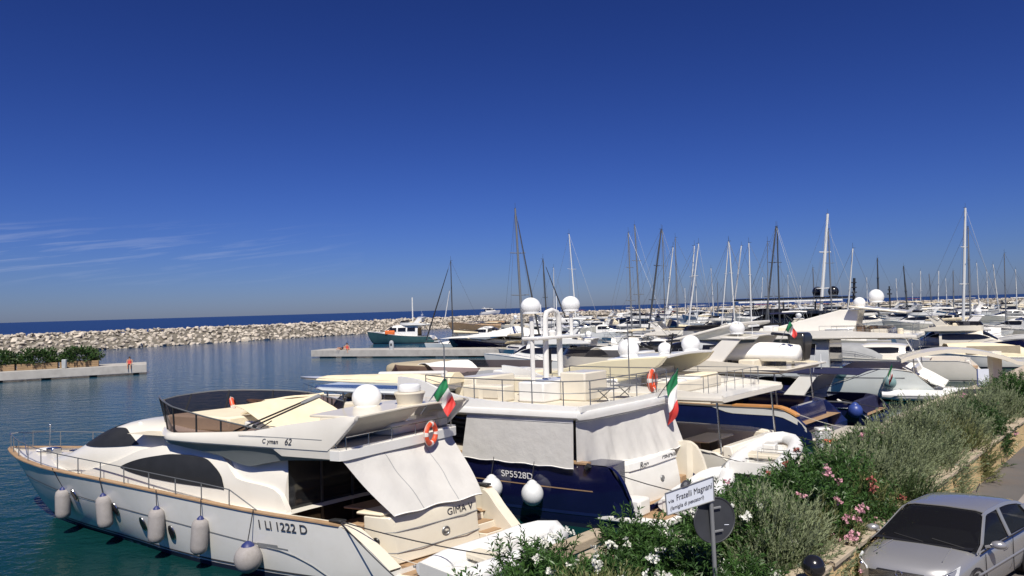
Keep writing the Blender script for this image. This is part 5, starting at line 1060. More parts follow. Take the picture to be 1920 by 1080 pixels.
    for sd in (1, -1): b.rail([(q*L, sd*max(b.hbf(q*L)-.05, 0), b.zgf(q*L)) for q in (.05, .3, .55, .8, .99)], .6, r=.02, name='guard_wire', post=False)
    return b
ORD = ['first', 'second', 'third', 'fourth', 'fifth', 'sixth', 'seventh', 'eighth', 'ninth', 'tenth', 'eleventh', 'twelfth', 'thirteenth', 'fourteenth', 'fifteenth', 'sixteenth', 'seventeenth', 'eighteenth', 'nineteenth', 'twentieth',
       'twenty-first', 'twenty-second', 'twenty-third', 'twenty-fourth', 'twenty-fifth', 'twenty-sixth', 'twenty-seventh', 'twenty-eighth', 'twenty-ninth', 'thirtieth', 'thirty-first', 'thirty-second', 'thirty-third', 'thirty-fourth', 'thirty-fifth', 'thirty-sixth', 'thirty-seventh', 'thirty-eighth', 'thirty-ninth', 'fortieth', 'forty-first', 'forty-second', 'forty-third', 'forty-fourth', 'forty-fifth', 'forty-sixth', 'forty-seventh', 'forty-eighth', 'forty-ninth', 'fiftieth']+[f'{n_}th' for n_ in range(51, 80)]
W_, D_, G_ = 'mast_alloy', 'mast_dark', 'mast_grey'
MASTS = [(845, 489, 848, 590, D_, .10, 175, 'rub_black'), (843, 545, 835, 592, W_, .10, 195, None), (966, 391, 978, 596, G_, .20, 118, 'rub_black'), (1018, 486, 1024, 580, D_, .13, 150, 'rub_black'), (1038, 502, 1039, 577, W_, .07, 150, None), (1067, 439, 1077, 561, W_, .13, 130, None),
         (1178, 436, 1184, 595, G_, .13, 130, None), (1190, 422, 1200, 595, G_, .14, 130, None), (1240, 430, 1219, 595, D_, .16, 140, None), (1242, 432, 1247, 605, G_, .09, 140, None), (1262, 464, 1249, 580, W_, .13, 150, None), (1266, 446, 1270, 580, G_, .09, 160, None),
         (1302, 461, 1292, 600, W_, .13, 150, None), (1310, 457, 1291, 608, W_, .13, 130, None), (1303, 505, 1307, 580, W_, .08, 170, None), (1333, 503, 1337, 570, W_, .09, 170, None), (1366, 453, 1356, 574, W_, .10, 150, None), (1367, 455, 1375, 567, W_, .15, 150, None), (1390, 461, 1377, 567, W_, .15, 160, None),
         (1404, 456, 1408, 573, W_, .14, 150, None), (1439, 454, 1440, 560, G_, .07, 160, None), (1455, 425, 1439, 570, D_, .15, 130, None), (1457, 425, 1461, 570, D_, .13, 130, None), (1430, 520, 1427, 570, W_, .09, 170, None), (1524, 502, 1527, 565, G_, .10, 170, None), (1552, 401, 1540, 567, W_, .26, 110, None), (1553, 430, 1558, 549, G_, .12, 120, None),
         (1599, 466, 1592, 552, W_, .16, 150, None), (1645, 484, 1647, 564, D_, .13, 170, None), (1694, 499, 1700, 564, D_, .12, 175, None), (1726, 508, 1726, 564, W_, .10, 175, None), (1742, 514, 1746, 562, G_, .09, 175, None), (1760, 508, 1759, 570, W_, .12, 170, None), (1787, 508, 1788, 565, G_, .09, 170, None),
         (1810, 390, 1806, 600, W_, .22, 115, None), (1815, 425, 1819, 582, G_, .13, 130, None), (1831, 493, 1835, 560, W_, .09, 150, None), (1680, 522, 1682, 562, W_, .09, 170, None), (1710, 530, 1711, 562, W_, .08, 170, None), (1773, 522, 1775, 560, W_, .08, 170, None), (1850, 508, 1852, 558, W_, .09, 160, None), (1904, 505, 1906, 556, W_, .09, 160, None), (1284, 540, 1285, 575, W_, .08, 160, None), (1345, 530, 1346, 572, G_, .08, 160, None), (1477, 515, 1478, 566, W_, .08, 160, None), (1500, 535, 1501, 566, W_, .08, 160, None), (1625, 520, 1626, 562, W_, .08, 160, None), (1862, 496, 1870, 558, W_, .11, 150, None), (1883, 475, 1885, 560, G_, .09, 150, None)]
hr_ = random.Random(11)
mlab = {W_: 'white', D_: 'black', G_: 'grey'}
order = sorted(range(len(MASTS)), key=lambda i: MASTS[i][0])
for rank, i in enumerate(order):
    px, yt, bx, by, mm, r, hd, fu = MASTS[i]; yh = 606-.0285*px; dy = yh-yt
    H = 21 if dy > 150 else (18 if dy > 115 else 15+hr_.uniform(-1, 2)); d = min(max((H-7)*1350/dy, 100), 400)
    hm = hr_.choice(('gel_white', 'gel_white', 'gel_cream', 'gel_navy', 'gel_sky'))
    sailboat(f"{'tall ' if dy > 115 else ''}sailing yacht with a {mlab[mm]} mast, {ORD[rank]} mast from the left", px, yt, (bx, by), d, mm, r*(1.2 if r > .18 or mm != W_ else .95)*d/135, hd+hr_.uniform(-8, 8) if hr_.random() < .5 else hd-180+hr_.uniform(-8, 8), hm, hr_.choice(('canvas_navy', 'canvas_cream', 'canvas_grey')), fu)
# boats that can be told apart
def at_px(px, py, z): return zp(px, py, z).xy
GRP = 'motor boats across the marina'
b, *_r = yacht('trawler', 'green hulled trawler with white wheelhouse behind the mid harbour pier', (-17, 157), 171, 15.5, 4.4, 'gel_green', 'gel_white', 0, 1.5, 2.7, 2.2, flyu=(.1, .5), domes=0, lod=0, cat='trawler', boot='antifoul_red', n_win=3)
m = b.m(); m.tube([(5, 0, 4.0), (5, 0, 10.0)], .14, 6); b.p(m, 'signal_mast', 'gel_white'); b.box('orange_tarpaulin', 'orange_bag', 8.6, 10.8, 1.0, 2.0, 2.0, 2.9, .2); claim(b.O.xy, 171, 21, 5, True)
b, *_r = yacht('motor_boat', 'motor boat under a huge white peaked sun awning by the pier', (8.5, 108), 160, 20, 5.2, 'gel_navy', 'gel_white', 0, 1.6, 2.4, 1.2, fly=False, arch=None, domes=0, lod=0, cat='boat', group=GRP); claim(b.O.xy, 160, 20, 5, True)
m = b.m(); pk = (8.5, 0, 4.3); cs = [(-2, 4.2, 2.7), (9, 4.4, 2.9), (20, 3.6, 2.6), (21, -3.6, 2.6), (9, -4.4, 2.9), (-2, -4.2, 2.7)]
for i in range(6):
    a_, c_ = Vector(cs[i]), Vector(cs[(i+1) % 6]); P = Vector(pk); rows = []
    for t in lin(.02, 1, 5): rows.append([P.lerp(a_, t)+Vector((0, 0, -.35*math.sin(PI*t))), P.lerp((a_+c_)/2, t)+Vector((0, 0, -.45*math.sin(PI*t))), P.lerp(c_, t)+Vector((0, 0, -.35*math.sin(PI*t)))])
    m.grid(rows)
b.p(m, 'sun_awning', 'canvas_bright', ang=70)
for c_ in cs: m = b.m(); m.tube([(c_[0], c_[1]*.55, 1.5), c_], .05, 5); b.p(m, 'awning_pole', 'steel', None)
b, *_r = yacht('superyacht', 'black topped superyacht with a long white awning and black domes', (57, 117.5), 158, 25, 6.5, 'gel_black', 'gel_black', 0, 2.0, 3.0, 2.5, flyu=(.04, .70), flyh=.5, domes=0, arch=None, lod=0, group=None); claim(b.O.xy, 158, 25, 6.5, True); zz = _r[3]
m = b.m(); m.slab([[(u, v, zz+2.35+.15*math.cos(v/2)) for v in lin(-2.8, 2.8, 5)] for u in lin(1, 20, 8)], (0, 0, .3)); b.p(m, 'hardtop', 'gel_black'); m = b.m(); m.slab([[(u, v, zz+2.0) for v in lin(-3.0, 3.0, 5)] for u in lin(3, 19, 8)], (0, 0, .24)); b.p(m, 'awning', 'canvas_bright')
for u in (4.2, 6.6): dome(b, (u, 0, zz+3.5), .85, material='gel_black')
m = b.m(); m.tube([(1.2, 0, zz+2), (1.0, 0, zz+5.6)], .2, 6)
for q in (3.2, 4.0, 4.8): m.box(.7, 1.5, -.9+q*.12, .9-q*.12, zz+q, zz+q+.15)
b.p(m, 'signal_mast', 'dark_metal')
for u in (2, 7, 12, 17):
    for sd in (1, -1): m = b.m(); m.tube([(u, sd*2.6, zz), (u, sd*2.6, zz+2.1)], .09, 5); b.p(m, 'hardtop_post', 'gel_black')
b, *_r = yacht('motor_boat', 'cabin boat wrapped in a cream canvas cover beyond the canopy', (49.5, 69), 165, 9, 3.4, 'gel_white', 'gel_white', 0, 1.0, 1.5, 1.3, fly=False, arch=None, domes=0, cover=('canvas_cream', .02, .82), lod=0, bowrail=False, cat='boat', group=GRP); claim(b.O.xy, 165, 9, 3.4, True)
b.box('cover_window', 'canvas_tan', 1.5, 6.0, 1.48, 1.56, 1.35, 2.15, .06); b.box('bow_cover', 'pink_canvas', -.8, .6, -1.3, 1.3, .8, 1.6, .2)
b, *_r = yacht('motor_yacht', 'navy blue yacht with a white top behind the mid harbour pier', (36, 150), 165, 19, 5, 'gel_blue', 'gel_white', 0, 2.0, 3.0, 1.9, domes=1, lod=0, group=GRP); claim(b.O.xy, 165, 19, 5, True)
b, *_r = yacht('wooden_boat', 'long brown wooden boat near the breakwater', (5, 205), 172, 24, 5, 'wood', 'teak', 0, 2.0, 3.4, 1.2, fly=False, arch=None, domes=0, lod=0, cat='boat', group=GRP); claim(b.O.xy, 172, 24, 5, True)
b, *_r = yacht('cabin_cruiser', 'blue and white striped speedboat beside the wooden boat', (14, 178), 168, 10, 3.4, 'gel_white', 'gel_white', 0, 1.4, 2.2, 1.4, fly=False, stripe_='gel_blue', domes=0, lod=0, cat='boat', group=GRP); claim(b.O.xy, 168, 10, 3.4, True)
b, *_r = yacht('motor_boat', 'tiny white motor boat out on the open sea', (-40, 900), 20, 26, 7, 'gel_white', 'gel_white', 0, 3.5, 5.0, 3.5, domes=0, lod=0, cat='boat', bowrail=False)
# the crowded rows of moored motor boats
hulls = [('white', 'gel_white'), ('cream', 'gel_cream'), ('pale blue', 'gel_sky'), ('navy', 'gel_navy'), ('ivory', 'gel_warm'), ('grey', 'gel_grey')]
bims = [('cream bimini', 'canvas_cream'), ('navy bimini', 'canvas_navy'), ('white bimini', 'canvas_bright'), ('grey bimini', 'canvas_grey'), ('dark red bimini', 'red_canvas'), ('tan bimini', 'canvas_tan')]
rows_ = [('row past the pier', 74, 90, 1010, 1480, 22, (8, 12)), ('row of the awning boat', 104, 128, 1010, 1460, 20, (9, 13)), ('nearest row on the right', 72, 96, 1700, 1935, 22, (8, 11)), ('second row on the right', 104, 130, 1600, 1935, 20, (9, 13)), ('middle row', 142, 172, 900, 1930, 26, (10, 15)), ('far row', 200, 240, 990, 1930, 24, (11, 16)), ('breakwater row', 280, 350, 1060, 1930, 24, (12, 19))]
for nm, d0, d1, x0, x1, step, (l0, l1) in rows_:
    n = 0; px = x0
    while px < x1:
        d = d0+(d1-d0)*hr_.random(); P = dp(px, 600, d); L = hr_.uniform(l0, l1); B = L*hr_.uniform(.27, .31); hd = hr_.choice((155, 155, -25, 120, 165))+hr_.uniform(-10, 10)
        px += step*hr_.uniform(.8, 1.3)
        O = P.xy-Vector((math.cos(R(hd)), math.sin(R(hd))))*L/2
        if not claim(O, hd, L, B): continue
        hn, hm = hr_.choice(hulls[:2]*3+hulls); fl = hr_.random() < .5; bn, bm_ = hr_.choice(bims+[bims[0], bims[2], bims[2], bims[5]]); hasb = hr_.random() < .75; h = 1.25+L*.03
        tm = hr_.choice(('gel_white', 'gel_white', 'gel_warm', 'gel_cream'))
        fs_ = .9+L*.05; zt_l = fs_+.3+h
        y, *_r = yacht('motor_yacht' if fl else 'motor_boat', f"{hn} {'flybridge yacht' if fl else 'cruiser'} with {bn if hasb else 'bare deck'}, {ORD[n]} from left, {nm}", O, hd, L, B, hm, tm, 0, fs_, fs_+.5+L*.03, h, fly=fl, domes=hr_.choice((0, 1, 2)), arch=hr_.choice(('wing', 'wing', None)), lod=0,
                     bimini=(bm_, .08*L, .36*L, (zt_l+2.2 if fl else zt_l+.75)) if hasb else None, seats=d0 < 130, bowrail=d0 < 200, cover=(hr_.choice(('canvas_grey', 'canvas_cream', 'canvas_bright', 'canvas_bright')), .3, .7) if (not fl and hr_.random() < .3) else None, group=GRP)
        n += 1
# people
def person(P, rz, label, pose='sit', top='cloth_red', sc=1.0):
    e = empty('person', P, rz); tag(e, label, 'person'); e.scale = (sc, sc, sc)
    if pose == 'sit': J = dict(pel=(0, 0, .10), chest=(-.06, 0, .42), neck=(-.04, 0, .58), head=(-.01, 0, .72), top=(-.01, 0, .80), shl=(-.05, .19, .52), ell=(.02, .25, .28), wrl=(.18, .18, .14), hal=(.26, .16, .12), hpl=(.02, .10, .08), knl=(.44, .13, .14), anl=(.46, .13, -.28), tol=(.58, .13, -.32))
    else: J = dict(pel=(0, 0, .14), chest=(-.38, 0, .26), neck=(-.58, 0, .34), head=(-.72, 0, .40), top=(-.80, 0, .44), shl=(-.48, .19, .26), ell=(-.36, .30, .10), wrl=(-.15, .28, .06), hal=(-.05, .26, .06), hpl=(.02, .10, .13), knl=(.42, .14, .36), anl=(.75, .14, .07), tol=(.86, .14, .10))
    rad = dict(pel=.15, chest=.15, neck=.06, head=.10, top=.06, shl=.07, ell=.045, wrl=.035, hal=.04, hpl=.09, knl=.06, anl=.04, tol=.04)
    ed = [('pel', 'chest'), ('chest', 'neck'), ('neck', 'head'), ('head', 'top')]
    for s_ in 'lr': ed += [('chest', 'sh'+s_), ('sh'+s_, 'el'+s_), ('el'+s_, 'wr'+s_), ('wr'+s_, 'ha'+s_), ('pel', 'hp'+s_), ('hp'+s_, 'kn'+s_), ('kn'+s_, 'an'+s_), ('an'+s_, 'to'+s_)]
    for k in [k for k in J if k.endswith('l') and k not in ('pel',)]: J[k[:-1]+'r'] = (J[k][0], -J[k][1], J[k][2]); rad[k[:-1]+'r'] = rad[k]
    ks = list(J); me = bpy.data.meshes.new('body'); me.from_pydata([J[k] for k in ks], [(ks.index(a), ks.index(c)) for a, c in ed], []); me.materials.append(MATS['skin'])
    o = bpy.data.objects.new('body', me); COL.objects.link(o); o.parent = e
    sm_ = o.modifiers.new('skin', 'SKIN'); 
    for i, k in enumerate(ks): v = me.skin_vertices[0].data[i]; v.radius = (rad[k], rad[k]*(.8 if k in ('pel', 'chest') else 1)); v.use_root = (k == 'pel')
    o.modifiers.new('smooth', 'SUBSURF').levels = 1; o.modifiers['smooth'].render_levels = 1
    c, p_, h = Vector(J['chest']), Vector(J['pel']), Vector(J['head'])
    m = MB(); m.tube([p_.lerp(c, -.1), p_.lerp(c, .5), c.lerp(Vector(J['neck']), .35)], [.165, .165, .14], 10); m.build('shirt', top, e, ang=60)
    m = MB(); m.ell(h+(Vector(J['top'])-h)*.4-Vector((.03, 0, 0)), (.115, .105, .11), 10, 8); m.build('hair', 'hair', e)
    return e
a, d, n_ = PIER_L; P = a-d*1.9+n_*.35; person((P.x, P.y, 1.25), -1.2, 'person in a red top sitting near the end of the planted pier', 'sit', 'cloth_red', 1.25)
a, d, n_ = PIER_M; P = a+d*6.4+n_*.5; person((P.x, P.y, 1.2), -1.0, 'bare shouldered person in red sitting on the mid harbour pier', 'sit', 'cloth_red', 1.3); P = a+d*5.2+n_*.6; person((P.x, P.y, 1.2), -2.0, 'person in dark clothes reclining on the mid harbour pier', 'lie', 'cloth_dark', 1.2)
q = B5.w(17.5, -.3, B5.zgf(17.5)); person(q, R(151), 'sunbather in red lying on the foredeck of the navy teak yacht', 'lie', 'cloth_red', 1.1)
# kit on the mid harbour pier
a, d, n_ = PIER_M; P = a+d*14.3+n_*.5; e = empty('service_post', (P.x, P.y, 1.2)); tag(e, 'pale rounded service post on the mid harbour pier', 'post'); m = MB(); m.lathe([(.36, 0), (.36, 1.0), (.30, 1.25), (.15, 1.38), (.01, 1.42)], n=14); m.build('housing', 'gel_grey', e); m = MB(); m.box(-.12, .12, -.39, -.33, .6, .95); m.build('socket_panel', 'dark_metal', e)
# planters on the side pier
rp = random.Random(21)
a, d, n_ = PIER_L
for i in range(7):
    c = a-d*(7.4+i*4.35)+n_*2.2; ang = math.atan2(d.y, d.x); e = empty('planter_box', (c.x, c.y, 1.25), ang); tag(e, f'wooden planter box with a green hedge, {ORD[i]} from the pier end', 'planter', 'planters on the pier')
    for q in range(3):
        m = MB(); m.box(-2.05, 2.05, -.8, -.74, .02+.25*q, .25+.25*q); m.box(-2.05, 2.05, .74, .8, .02+.25*q, .25+.25*q); m.box(-2.05, -1.99, -.74, .74, .02+.25*q, .25+.25*q); m.box(1.99, 2.05, -.74, .74, .02+.25*q, .25+.25*q); m.build('plank', 'wood', e, ang=None)
    m = MB(); m.box(-1.98, 1.98, -.73, .73, .02, .66); m.build('soil', 'soil', e)
a_ = a-d*8.8-n_*0; c = a-d*8.9+n_*.6; m = MB(); m.box(-.25, .25, -.2, .2, 0, 1.1); o = m.build('service_post', 'gel_grey', bevel=.08); o.location = (c.x, c.y, 1.25); tag(o, 'pale service post beside the planter boxes', 'post')
# ------------------------------------------------------------------ silver car
b = CAR = Boat('car', 'silver hatchback parked beside the planted wall', 'car', (7.82, 13.2), 217, -.30); b.root.location.z = RZ; b.root.scale = (.94, .94, .94)
# body: sections along x (front +), y half widths at heights
xs = [-2.02, -1.95, -1.7, -1.2, -.5, .2, .9, 1.3, 1.65, 1.92, 2.05, 2.10]
hwb = [.66, .74, .80, .82, .83, .83, .83, .82, .79, .71, .60, .46]
ztop = [.78, .88, .92, .93, .93, .93, .94, .90, .84, .76, .64, .56]
zbot = [.34, .26, .22, .20, .20, .20, .20, .20, .21, .23, .28, .36]
rows = []
for x in lin(-2.02, 2.10, 40):
    h, zt, zb = cr(xs, hwb, x), cr(xs, ztop, x), cr(xs, zbot, x); prof = [(.0, zt+.035), (h*.55, zt+.025), (h*.82, zt), (h*.94, zt-.05), (h, zt-.18), (h*1.01, zb+.28), (h*.99, zb+.12), (h*.93, zb), (0, zb)]
    rows.append([(x, y, z) for y, z in prof]+[(x, -y, z) for y, z in prof[-2:0:-1]])
m = b.m(); m.loft(rows); body = b.p(m, 'body', 'car_silver', ang=60)
# greenhouse: pillars and roof
def gh(x, t):   # half width and height of the glasshouse side at fraction t from belt to roof
    zr = cr([-1.95, -1.75, -1.3, -.6, .1, .35, .6, 1.15], [.92, 1.12, 1.36, 1.43, 1.42, 1.36, 1.22, .93], x); zb = .92; h0, h1 = .79, .60
    z = zb+(zr-zb)*t; return h0+(h1-h0)*((z-zb)/.5), z
rows = []
for x in lin(-1.95, 1.15, 30):
    r_ = []
    for t in (0, .5, .92): h, z = gh(x, t); r_.append((x, h, z))
    h, z = gh(x, 1.0); r_ += [(x, h*.82, z+.012), (x, 0, z+.03)]
    rows.append(r_+[(p[0], -p[1], p[2]) for p in r_[-2::-1]])
m = b.m(); m.grid(rows); ghm = b.p(m, 'glasshouse', 'car_glass', ang=50)
rows = []
for x in lin(-1.62, .18, 14):
    h, z = gh(x, .985); h2 = h*.985; rows.append([(x, h2, z), (x, h2*.8, z+.03), (x, 0, z+.045), (x, -h2*.8, z+.03), (x, -h2, z)])
m = b.m(); m.slab(rows, (0, 0, .02)); roof = b.p(m, 'roof', 'car_silver', body, ang=50)
def pillar(pts, w, name='pillar'):
    for sd in (1, -1):
        rr_ = []
        for x, t in pts: h, z = gh(x, t); rr_.append([(x+w, sd*(h+.012), z), (x-w, sd*(h+.012), z)])
        m = b.m(); m.slab(rr_, (0, sd*.02, 0)); b.p(m, name, 'car_silver', body, ang=50)
pillar([(1.13, .0), (.85, .5), (.55, .85), (.25, 1.0)], .045, 'windscreen_pillar'); pillar([(-.35, .0), (-.36, .5), (-.38, .95)], .05, 'door_pillar'); pillar([(-1.85, .0), (-1.68, .5), (-1.50, .97)], .14, 'rear_pillar')
m = b.m()
for sd in (1, -1):
    rr_ = []
    for x in lin(-1.6, .3, 12): h, z = gh(x, .96); rr_.append([(x, sd*(h+.01), z-.02), (x, sd*(h*.97+.0), z+.035)])
    m.slab(rr_, (0, sd*.015, 0))
b.p(m, 'roof_rail', 'car_silver', body); 
for sd in (1, -1):
    m = b.m(); m.tube([(x, sd*cr(xs, hwb, x)*1.012, .92 if x < 1 else .9) for x in lin(-1.7, 1.05, 10)], .014, 5); b.p(m, 'window_seal', 'car_black', body)
    m = b.m(); m.tube([(x, sd*cr(xs, hwb, x)*1.02, .55) for x in lin(-1.2, 1.2, 10)], .022, 5); b.p(m, 'side_moulding', 'car_silver', body)
    m = b.m(); m.ell((.72, sd*.98, 1.0), (.10, .12, .075), 12, 8); m.tube([(.75, sd*.80, .94), (.74, sd*.92, .98)], .03, 6); b.p(m, 'door_mirror', 'car_silver', body)
    m = b.m(); m.tube([(.86, sd*.845, .25), (.9, sd*.845, .85)], .006, 4); m.tube([(-.38, sd*.845, .25), (-.38, sd*.845, .9)], .006, 4); b.p(m, 'door_gap', 'car_black', body)
    m = b.m(); m.box(-.15, .06, sd*.835-.015, sd*.835+.02, .74, .78); b.p(m, 'door_handle', 'car_silver', body, bevel=.01)
    # headlamp
    m = b.m(); pts = [(1.66, .74, .80), (1.88, .68, .74), (2.03, .52, .66), (2.05, .48, .57), (1.95, .66, .58), (1.80, .755, .64)]
    m.loft([[(p[0]+.015, sd*(p[1]+.012), p[2]+.012) for p in pts], [(p[0]-.06, sd*(p[1]-.05), p[2]-.04) for p in pts]]); hl = b.p(m, 'headlight', 'lamp_glass', body, ang=30, bevel=.012)
    m = b.m(); m.ell((1.93, sd*.64, .66), (.06, .06, .05), 10, 6); b.p(m, 'headlight_reflector', 'chrome', hl)
    for wx in (1.28, -1.25):
        m = b.m(); m.lathe([(.2, -.09), (.29, -.09), (.31, -.05), (.31, .05), (.29, .09), (.2, .09)], (wx, sd*.74, .31), 24, (0, 1, 0)); w_ = b.p(m, 'wheel', 'tyre', body)
        m = b.m(); m.lathe([(.03, .06), (.19, .07), (.205, .09), (.205, .05), (.03, .04)], (wx, sd*.74, .31), 20, (0, sd, 0)); b.p(m, 'rim', 'chrome', w_)
        m = b.m(); m.torus((wx, sd*(cr(xs, hwb, wx)*1.0), .33), .345, .03, (0, 1, 0), 16, 6, 0, PI*2); b.p(m, 'wheel_arch', 'car_black', body)
m = b.m(); m.box(2.02, 2.08, -.36, .36, .56, .66); g_ = b.p(m, 'grille', 'car_black', body, bevel=.02)
for q in range(3): m = b.m(); m.box(2.06, 2.10, -.34, .34, .575+.03*q, .585+.03*q); b.p(m, 'grille_bar', 'chrome', g_)
m = b.m(); m.torus((2.105, 0, .63), .05, .010, (1, 0, 0), 16, 6); b.p(m, 'bonnet_badge', 'chrome', g_)
m = b.m(); m.box(2.06, 2.12, -.42, .42, .26, .40); b.p(m, 'lower_grille', 'car_black', body, bevel=.02)
for v in (.45, -.45): 
    m = b.m(); m.tube([(1.2, v, .955), (1.75, v*1.15, .86)], .007, 4); b.p(m, 'bonnet_crease', 'car_silver', body)
m = b.m(); m.tube([(1.12, .62, .965), (1.02, .1, 1.03)], .012, 4); m.tube([(1.12, .0, .975), (1.0, -.5, 1.03)], .012, 4); b.p(m, 'wiper', 'car_black', body)
m = b.m(); m.slab([[(1.17-.10*t, v, .95+.015*t) for v in lin(-.74, .74, 6)] for t in (0, 1)], (0, 0, .012)); b.p(m, 'scuttle', 'car_black', body)
for v in (.36, -.36):
    b.box('seat', 'car_seat', -.25, .3, v-.25, v+.25, .5, .75, .08, body); b.box('seat_back', 'car_seat', -.4, -.22, v-.25, v+.25, .7, 1.2, .08, body); b.box('headrest', 'car_seat', -.4, -.3, v-.13, v+.13, 1.2, 1.34, .04, body)
b.box('dashboard', 'car_seat', .65, 1.05, -.7, .7, .75, .96, .06, body); b.box('cabin_floor', 'car_black', -1.8, 1.1, -.7, .7, .5, .54, .01, body); b.box('rear_seat', 'car_seat', -1.3, -1.1, -.6, .6, .5, 1.1, .08, body)
m = b.m(); m.tube([(-1.3, 0, 1.46), (-1.5, 0, 1.60)], .008, 4); b.p(m, 'aerial', 'car_black', body)
# ------------------------------------------------------------------ street name sign with a round traffic sign on the same pole
DS = 10.3
base = dp(1343, 1079, DS); top = dp(1331, 900, DS); P0 = Vector((base.x, base.y, RZ)); e = empty('street_sign', P0)
tag(e, 'white street name plate and round sign seen from behind on one grey pole', 'sign')
L0 = Vector((0, 0, 0)); tp = top-P0; lean = Vector((tp.x*1.0, 0, tp.z))
m = MB(); m.tube([(0, 0, 0), (tp.x*.4, 0, tp.z*.5), (tp.x, 0, tp.z)], .032, 12); m.build('pole', 'sign_grey', e)
A, Bp, Cp, Dp_ = (dp(*q, dd)-P0 for q, dd in (((1247, 925), DS-.10), ((1337, 893), DS-.04), ((1339, 938), DS-.04), ((1251, 966), DS-.10)))
X = (Bp-A).normalized(); Y = ((A-Dp_)+(Bp-Cp)).normalized(); Nn = X.cross(Y).normalized()
m = MB(); m.loft([[A, Bp, Cp, Dp_], [q-Nn*.03 for q in (A, Bp, Cp, Dp_)]]); pl = m.build('name_plate', 'sign_white', e, ang=None, bevel=.004)
m = MB(); fr = [A, Bp, Cp, Dp_]
for i in range(4): m.tube([fr[i]+Nn*.004, fr[(i+1) % 4]+Nn*.004], .010, 5)
m.build('plate_frame', 'sign_grey', pl)
w_ = (Bp-A).length; hgt = (A-Dp_).length
def plate_text(s_, size, x, y, wid, nm):
    o = text_part(s_, size, 'letter_dark', pl, (0, 0, 0), (1, 0, 0), (0, 1, 0), nm, extrude=.001); mx_ = max(v.co.x for v in o.data.vertices); f_ = wid/mx_
    for v in o.data.vertices: q = Dp_+X*(x+v.co.x*f_)+Y*(y+v.co.y)+Nn*(.006+v.co.z); v.co = q
    return o
plate_text('via', .07, .03, hgt*.50, .085, 'lettering'); plate_text('Fratelli Magnani', .12, .15, hgt*.50, w_-.19, 'street_name'); plate_text('(famiglia di pescatori)', .075, .05, hgt*.16, w_-.22, 'lettering')
cc = A.lerp(Bp, .42)+Y*.035; m = MB(); m.prism([cc+X*(.075*math.cos(t))+Y*(.05*math.sin(t)-.012*abs(math.cos(t))) for t in lin(0, 2*PI*19/20, 20)], Nn*.012); cr_ = m.build('crest', 'letter_dark', pl, ang=None)
m = MB(); m.prism([cc+Nn*.013+X*(.03*math.cos(t))+Y*(.025*math.sin(t)) for t in lin(0, 2*PI*11/12, 12)], Nn*.004); m.build('crest_shield', 'sign_grey', cr_, ang=None)
c = dp(1340, 975, DS+.07)-P0; ax = Vector((.42, -.9, .10)).normalized(); Xd = Vector((0, 0, 1)).cross(ax).normalized(); Yd = ax.cross(Xd)
m = MB(); ring = [c+Xd*(.36*math.cos(t))+Yd*(.31*math.sin(t)) for t in lin(0, 2*PI*47/48, 48)]; m.prism(ring, -ax*.02); ds = m.build('round_sign', 'sign_back', e, ang=40)
m = MB(); m.tube(ring, .012, 6, closed=True); m.build('rim', 'sign_back', ds)
for q in (.17, -.15):
    m = MB(); m.tube([c+Yd*q-Xd*.07+ax*.03, c+Yd*q+Xd*.10+ax*.03], .018, 6); m.build('bracket', 'sign_grey', ds)
m = MB(); m.tube([c-Yd*.09+Xd*.16+ax*.006, c-Yd*.10+Xd*.24+ax*.006], .006, 4); m.build('scratch', 'sign_white', ds)
# black bollard with a ball top
P = zp(1525, 1062, 2.97); e = empty('bollard', (P.x, P.y, RZ)); tag(e, 'black cast iron bollard with a ball top in front of the car', 'bollard')
m = MB(); m.lathe([(.14, 0), (.14, .05), (.09, .10), (.075, .5), (.09, .88), (.11, .93), (.06, .98)], n=16); m.build('shaft', 'gel_black', e); m = MB(); m.ell((0, 0, 1.12), (.172, .172, .172), 20, 14); m.build('ball', 'gel_black', e, ang=60)
# quay bollards, hoses and curb
for px, py, lab in ((1085, 1030, 'rounded concrete kerb block at the quay edge by the dinghy'), (1140, 1046, 'pale concrete kerb block at the quay edge by the oleander')):
    P = zp(px, py, 1.0); m = MB(); m.loft([[(-.9, -.22, z) if i == 0 else p_ for i, p_ in enumerate([(-.9, -.22, z), (.9, -.22, z), (1.0, 0, z), (.9, .22, z), (-.9, .22, z), (-1.0, 0, z)])] for z in (0, .28)]); o = m.build('kerb_block', 'coping', bevel=.05); o.location = (P.x, P.y, 1.0); o.rotation_euler = (0, 0, R(46)); tag(o, lab, 'kerb block')
for i, (px, py, lab) in enumerate(((1545, 850, 'grey service pedestal on the quay behind the navy teak yacht'), (1560, 860, 'white and red hydrant post beside the grey pedestal'))):
    P = zp(px, py, 1.0); e = empty('service_pedestal', (P.x, P.y, 1.0)); tag(e, lab, 'pedestal'); m = MB(); m.box(-.25, .25, -.2, .2, 0, .9 if i == 0 else .6); m.build('housing', 'gel_grey' if i == 0 else 'gel_white', e, bevel=.06); m = MB(); m.box(-.27, .27, -.22, .22, .9 if i == 0 else .6, 1.0 if i == 0 else .7); m.build('lid', 'gel_white' if i == 0 else 'life_orange', e, bevel=.03)
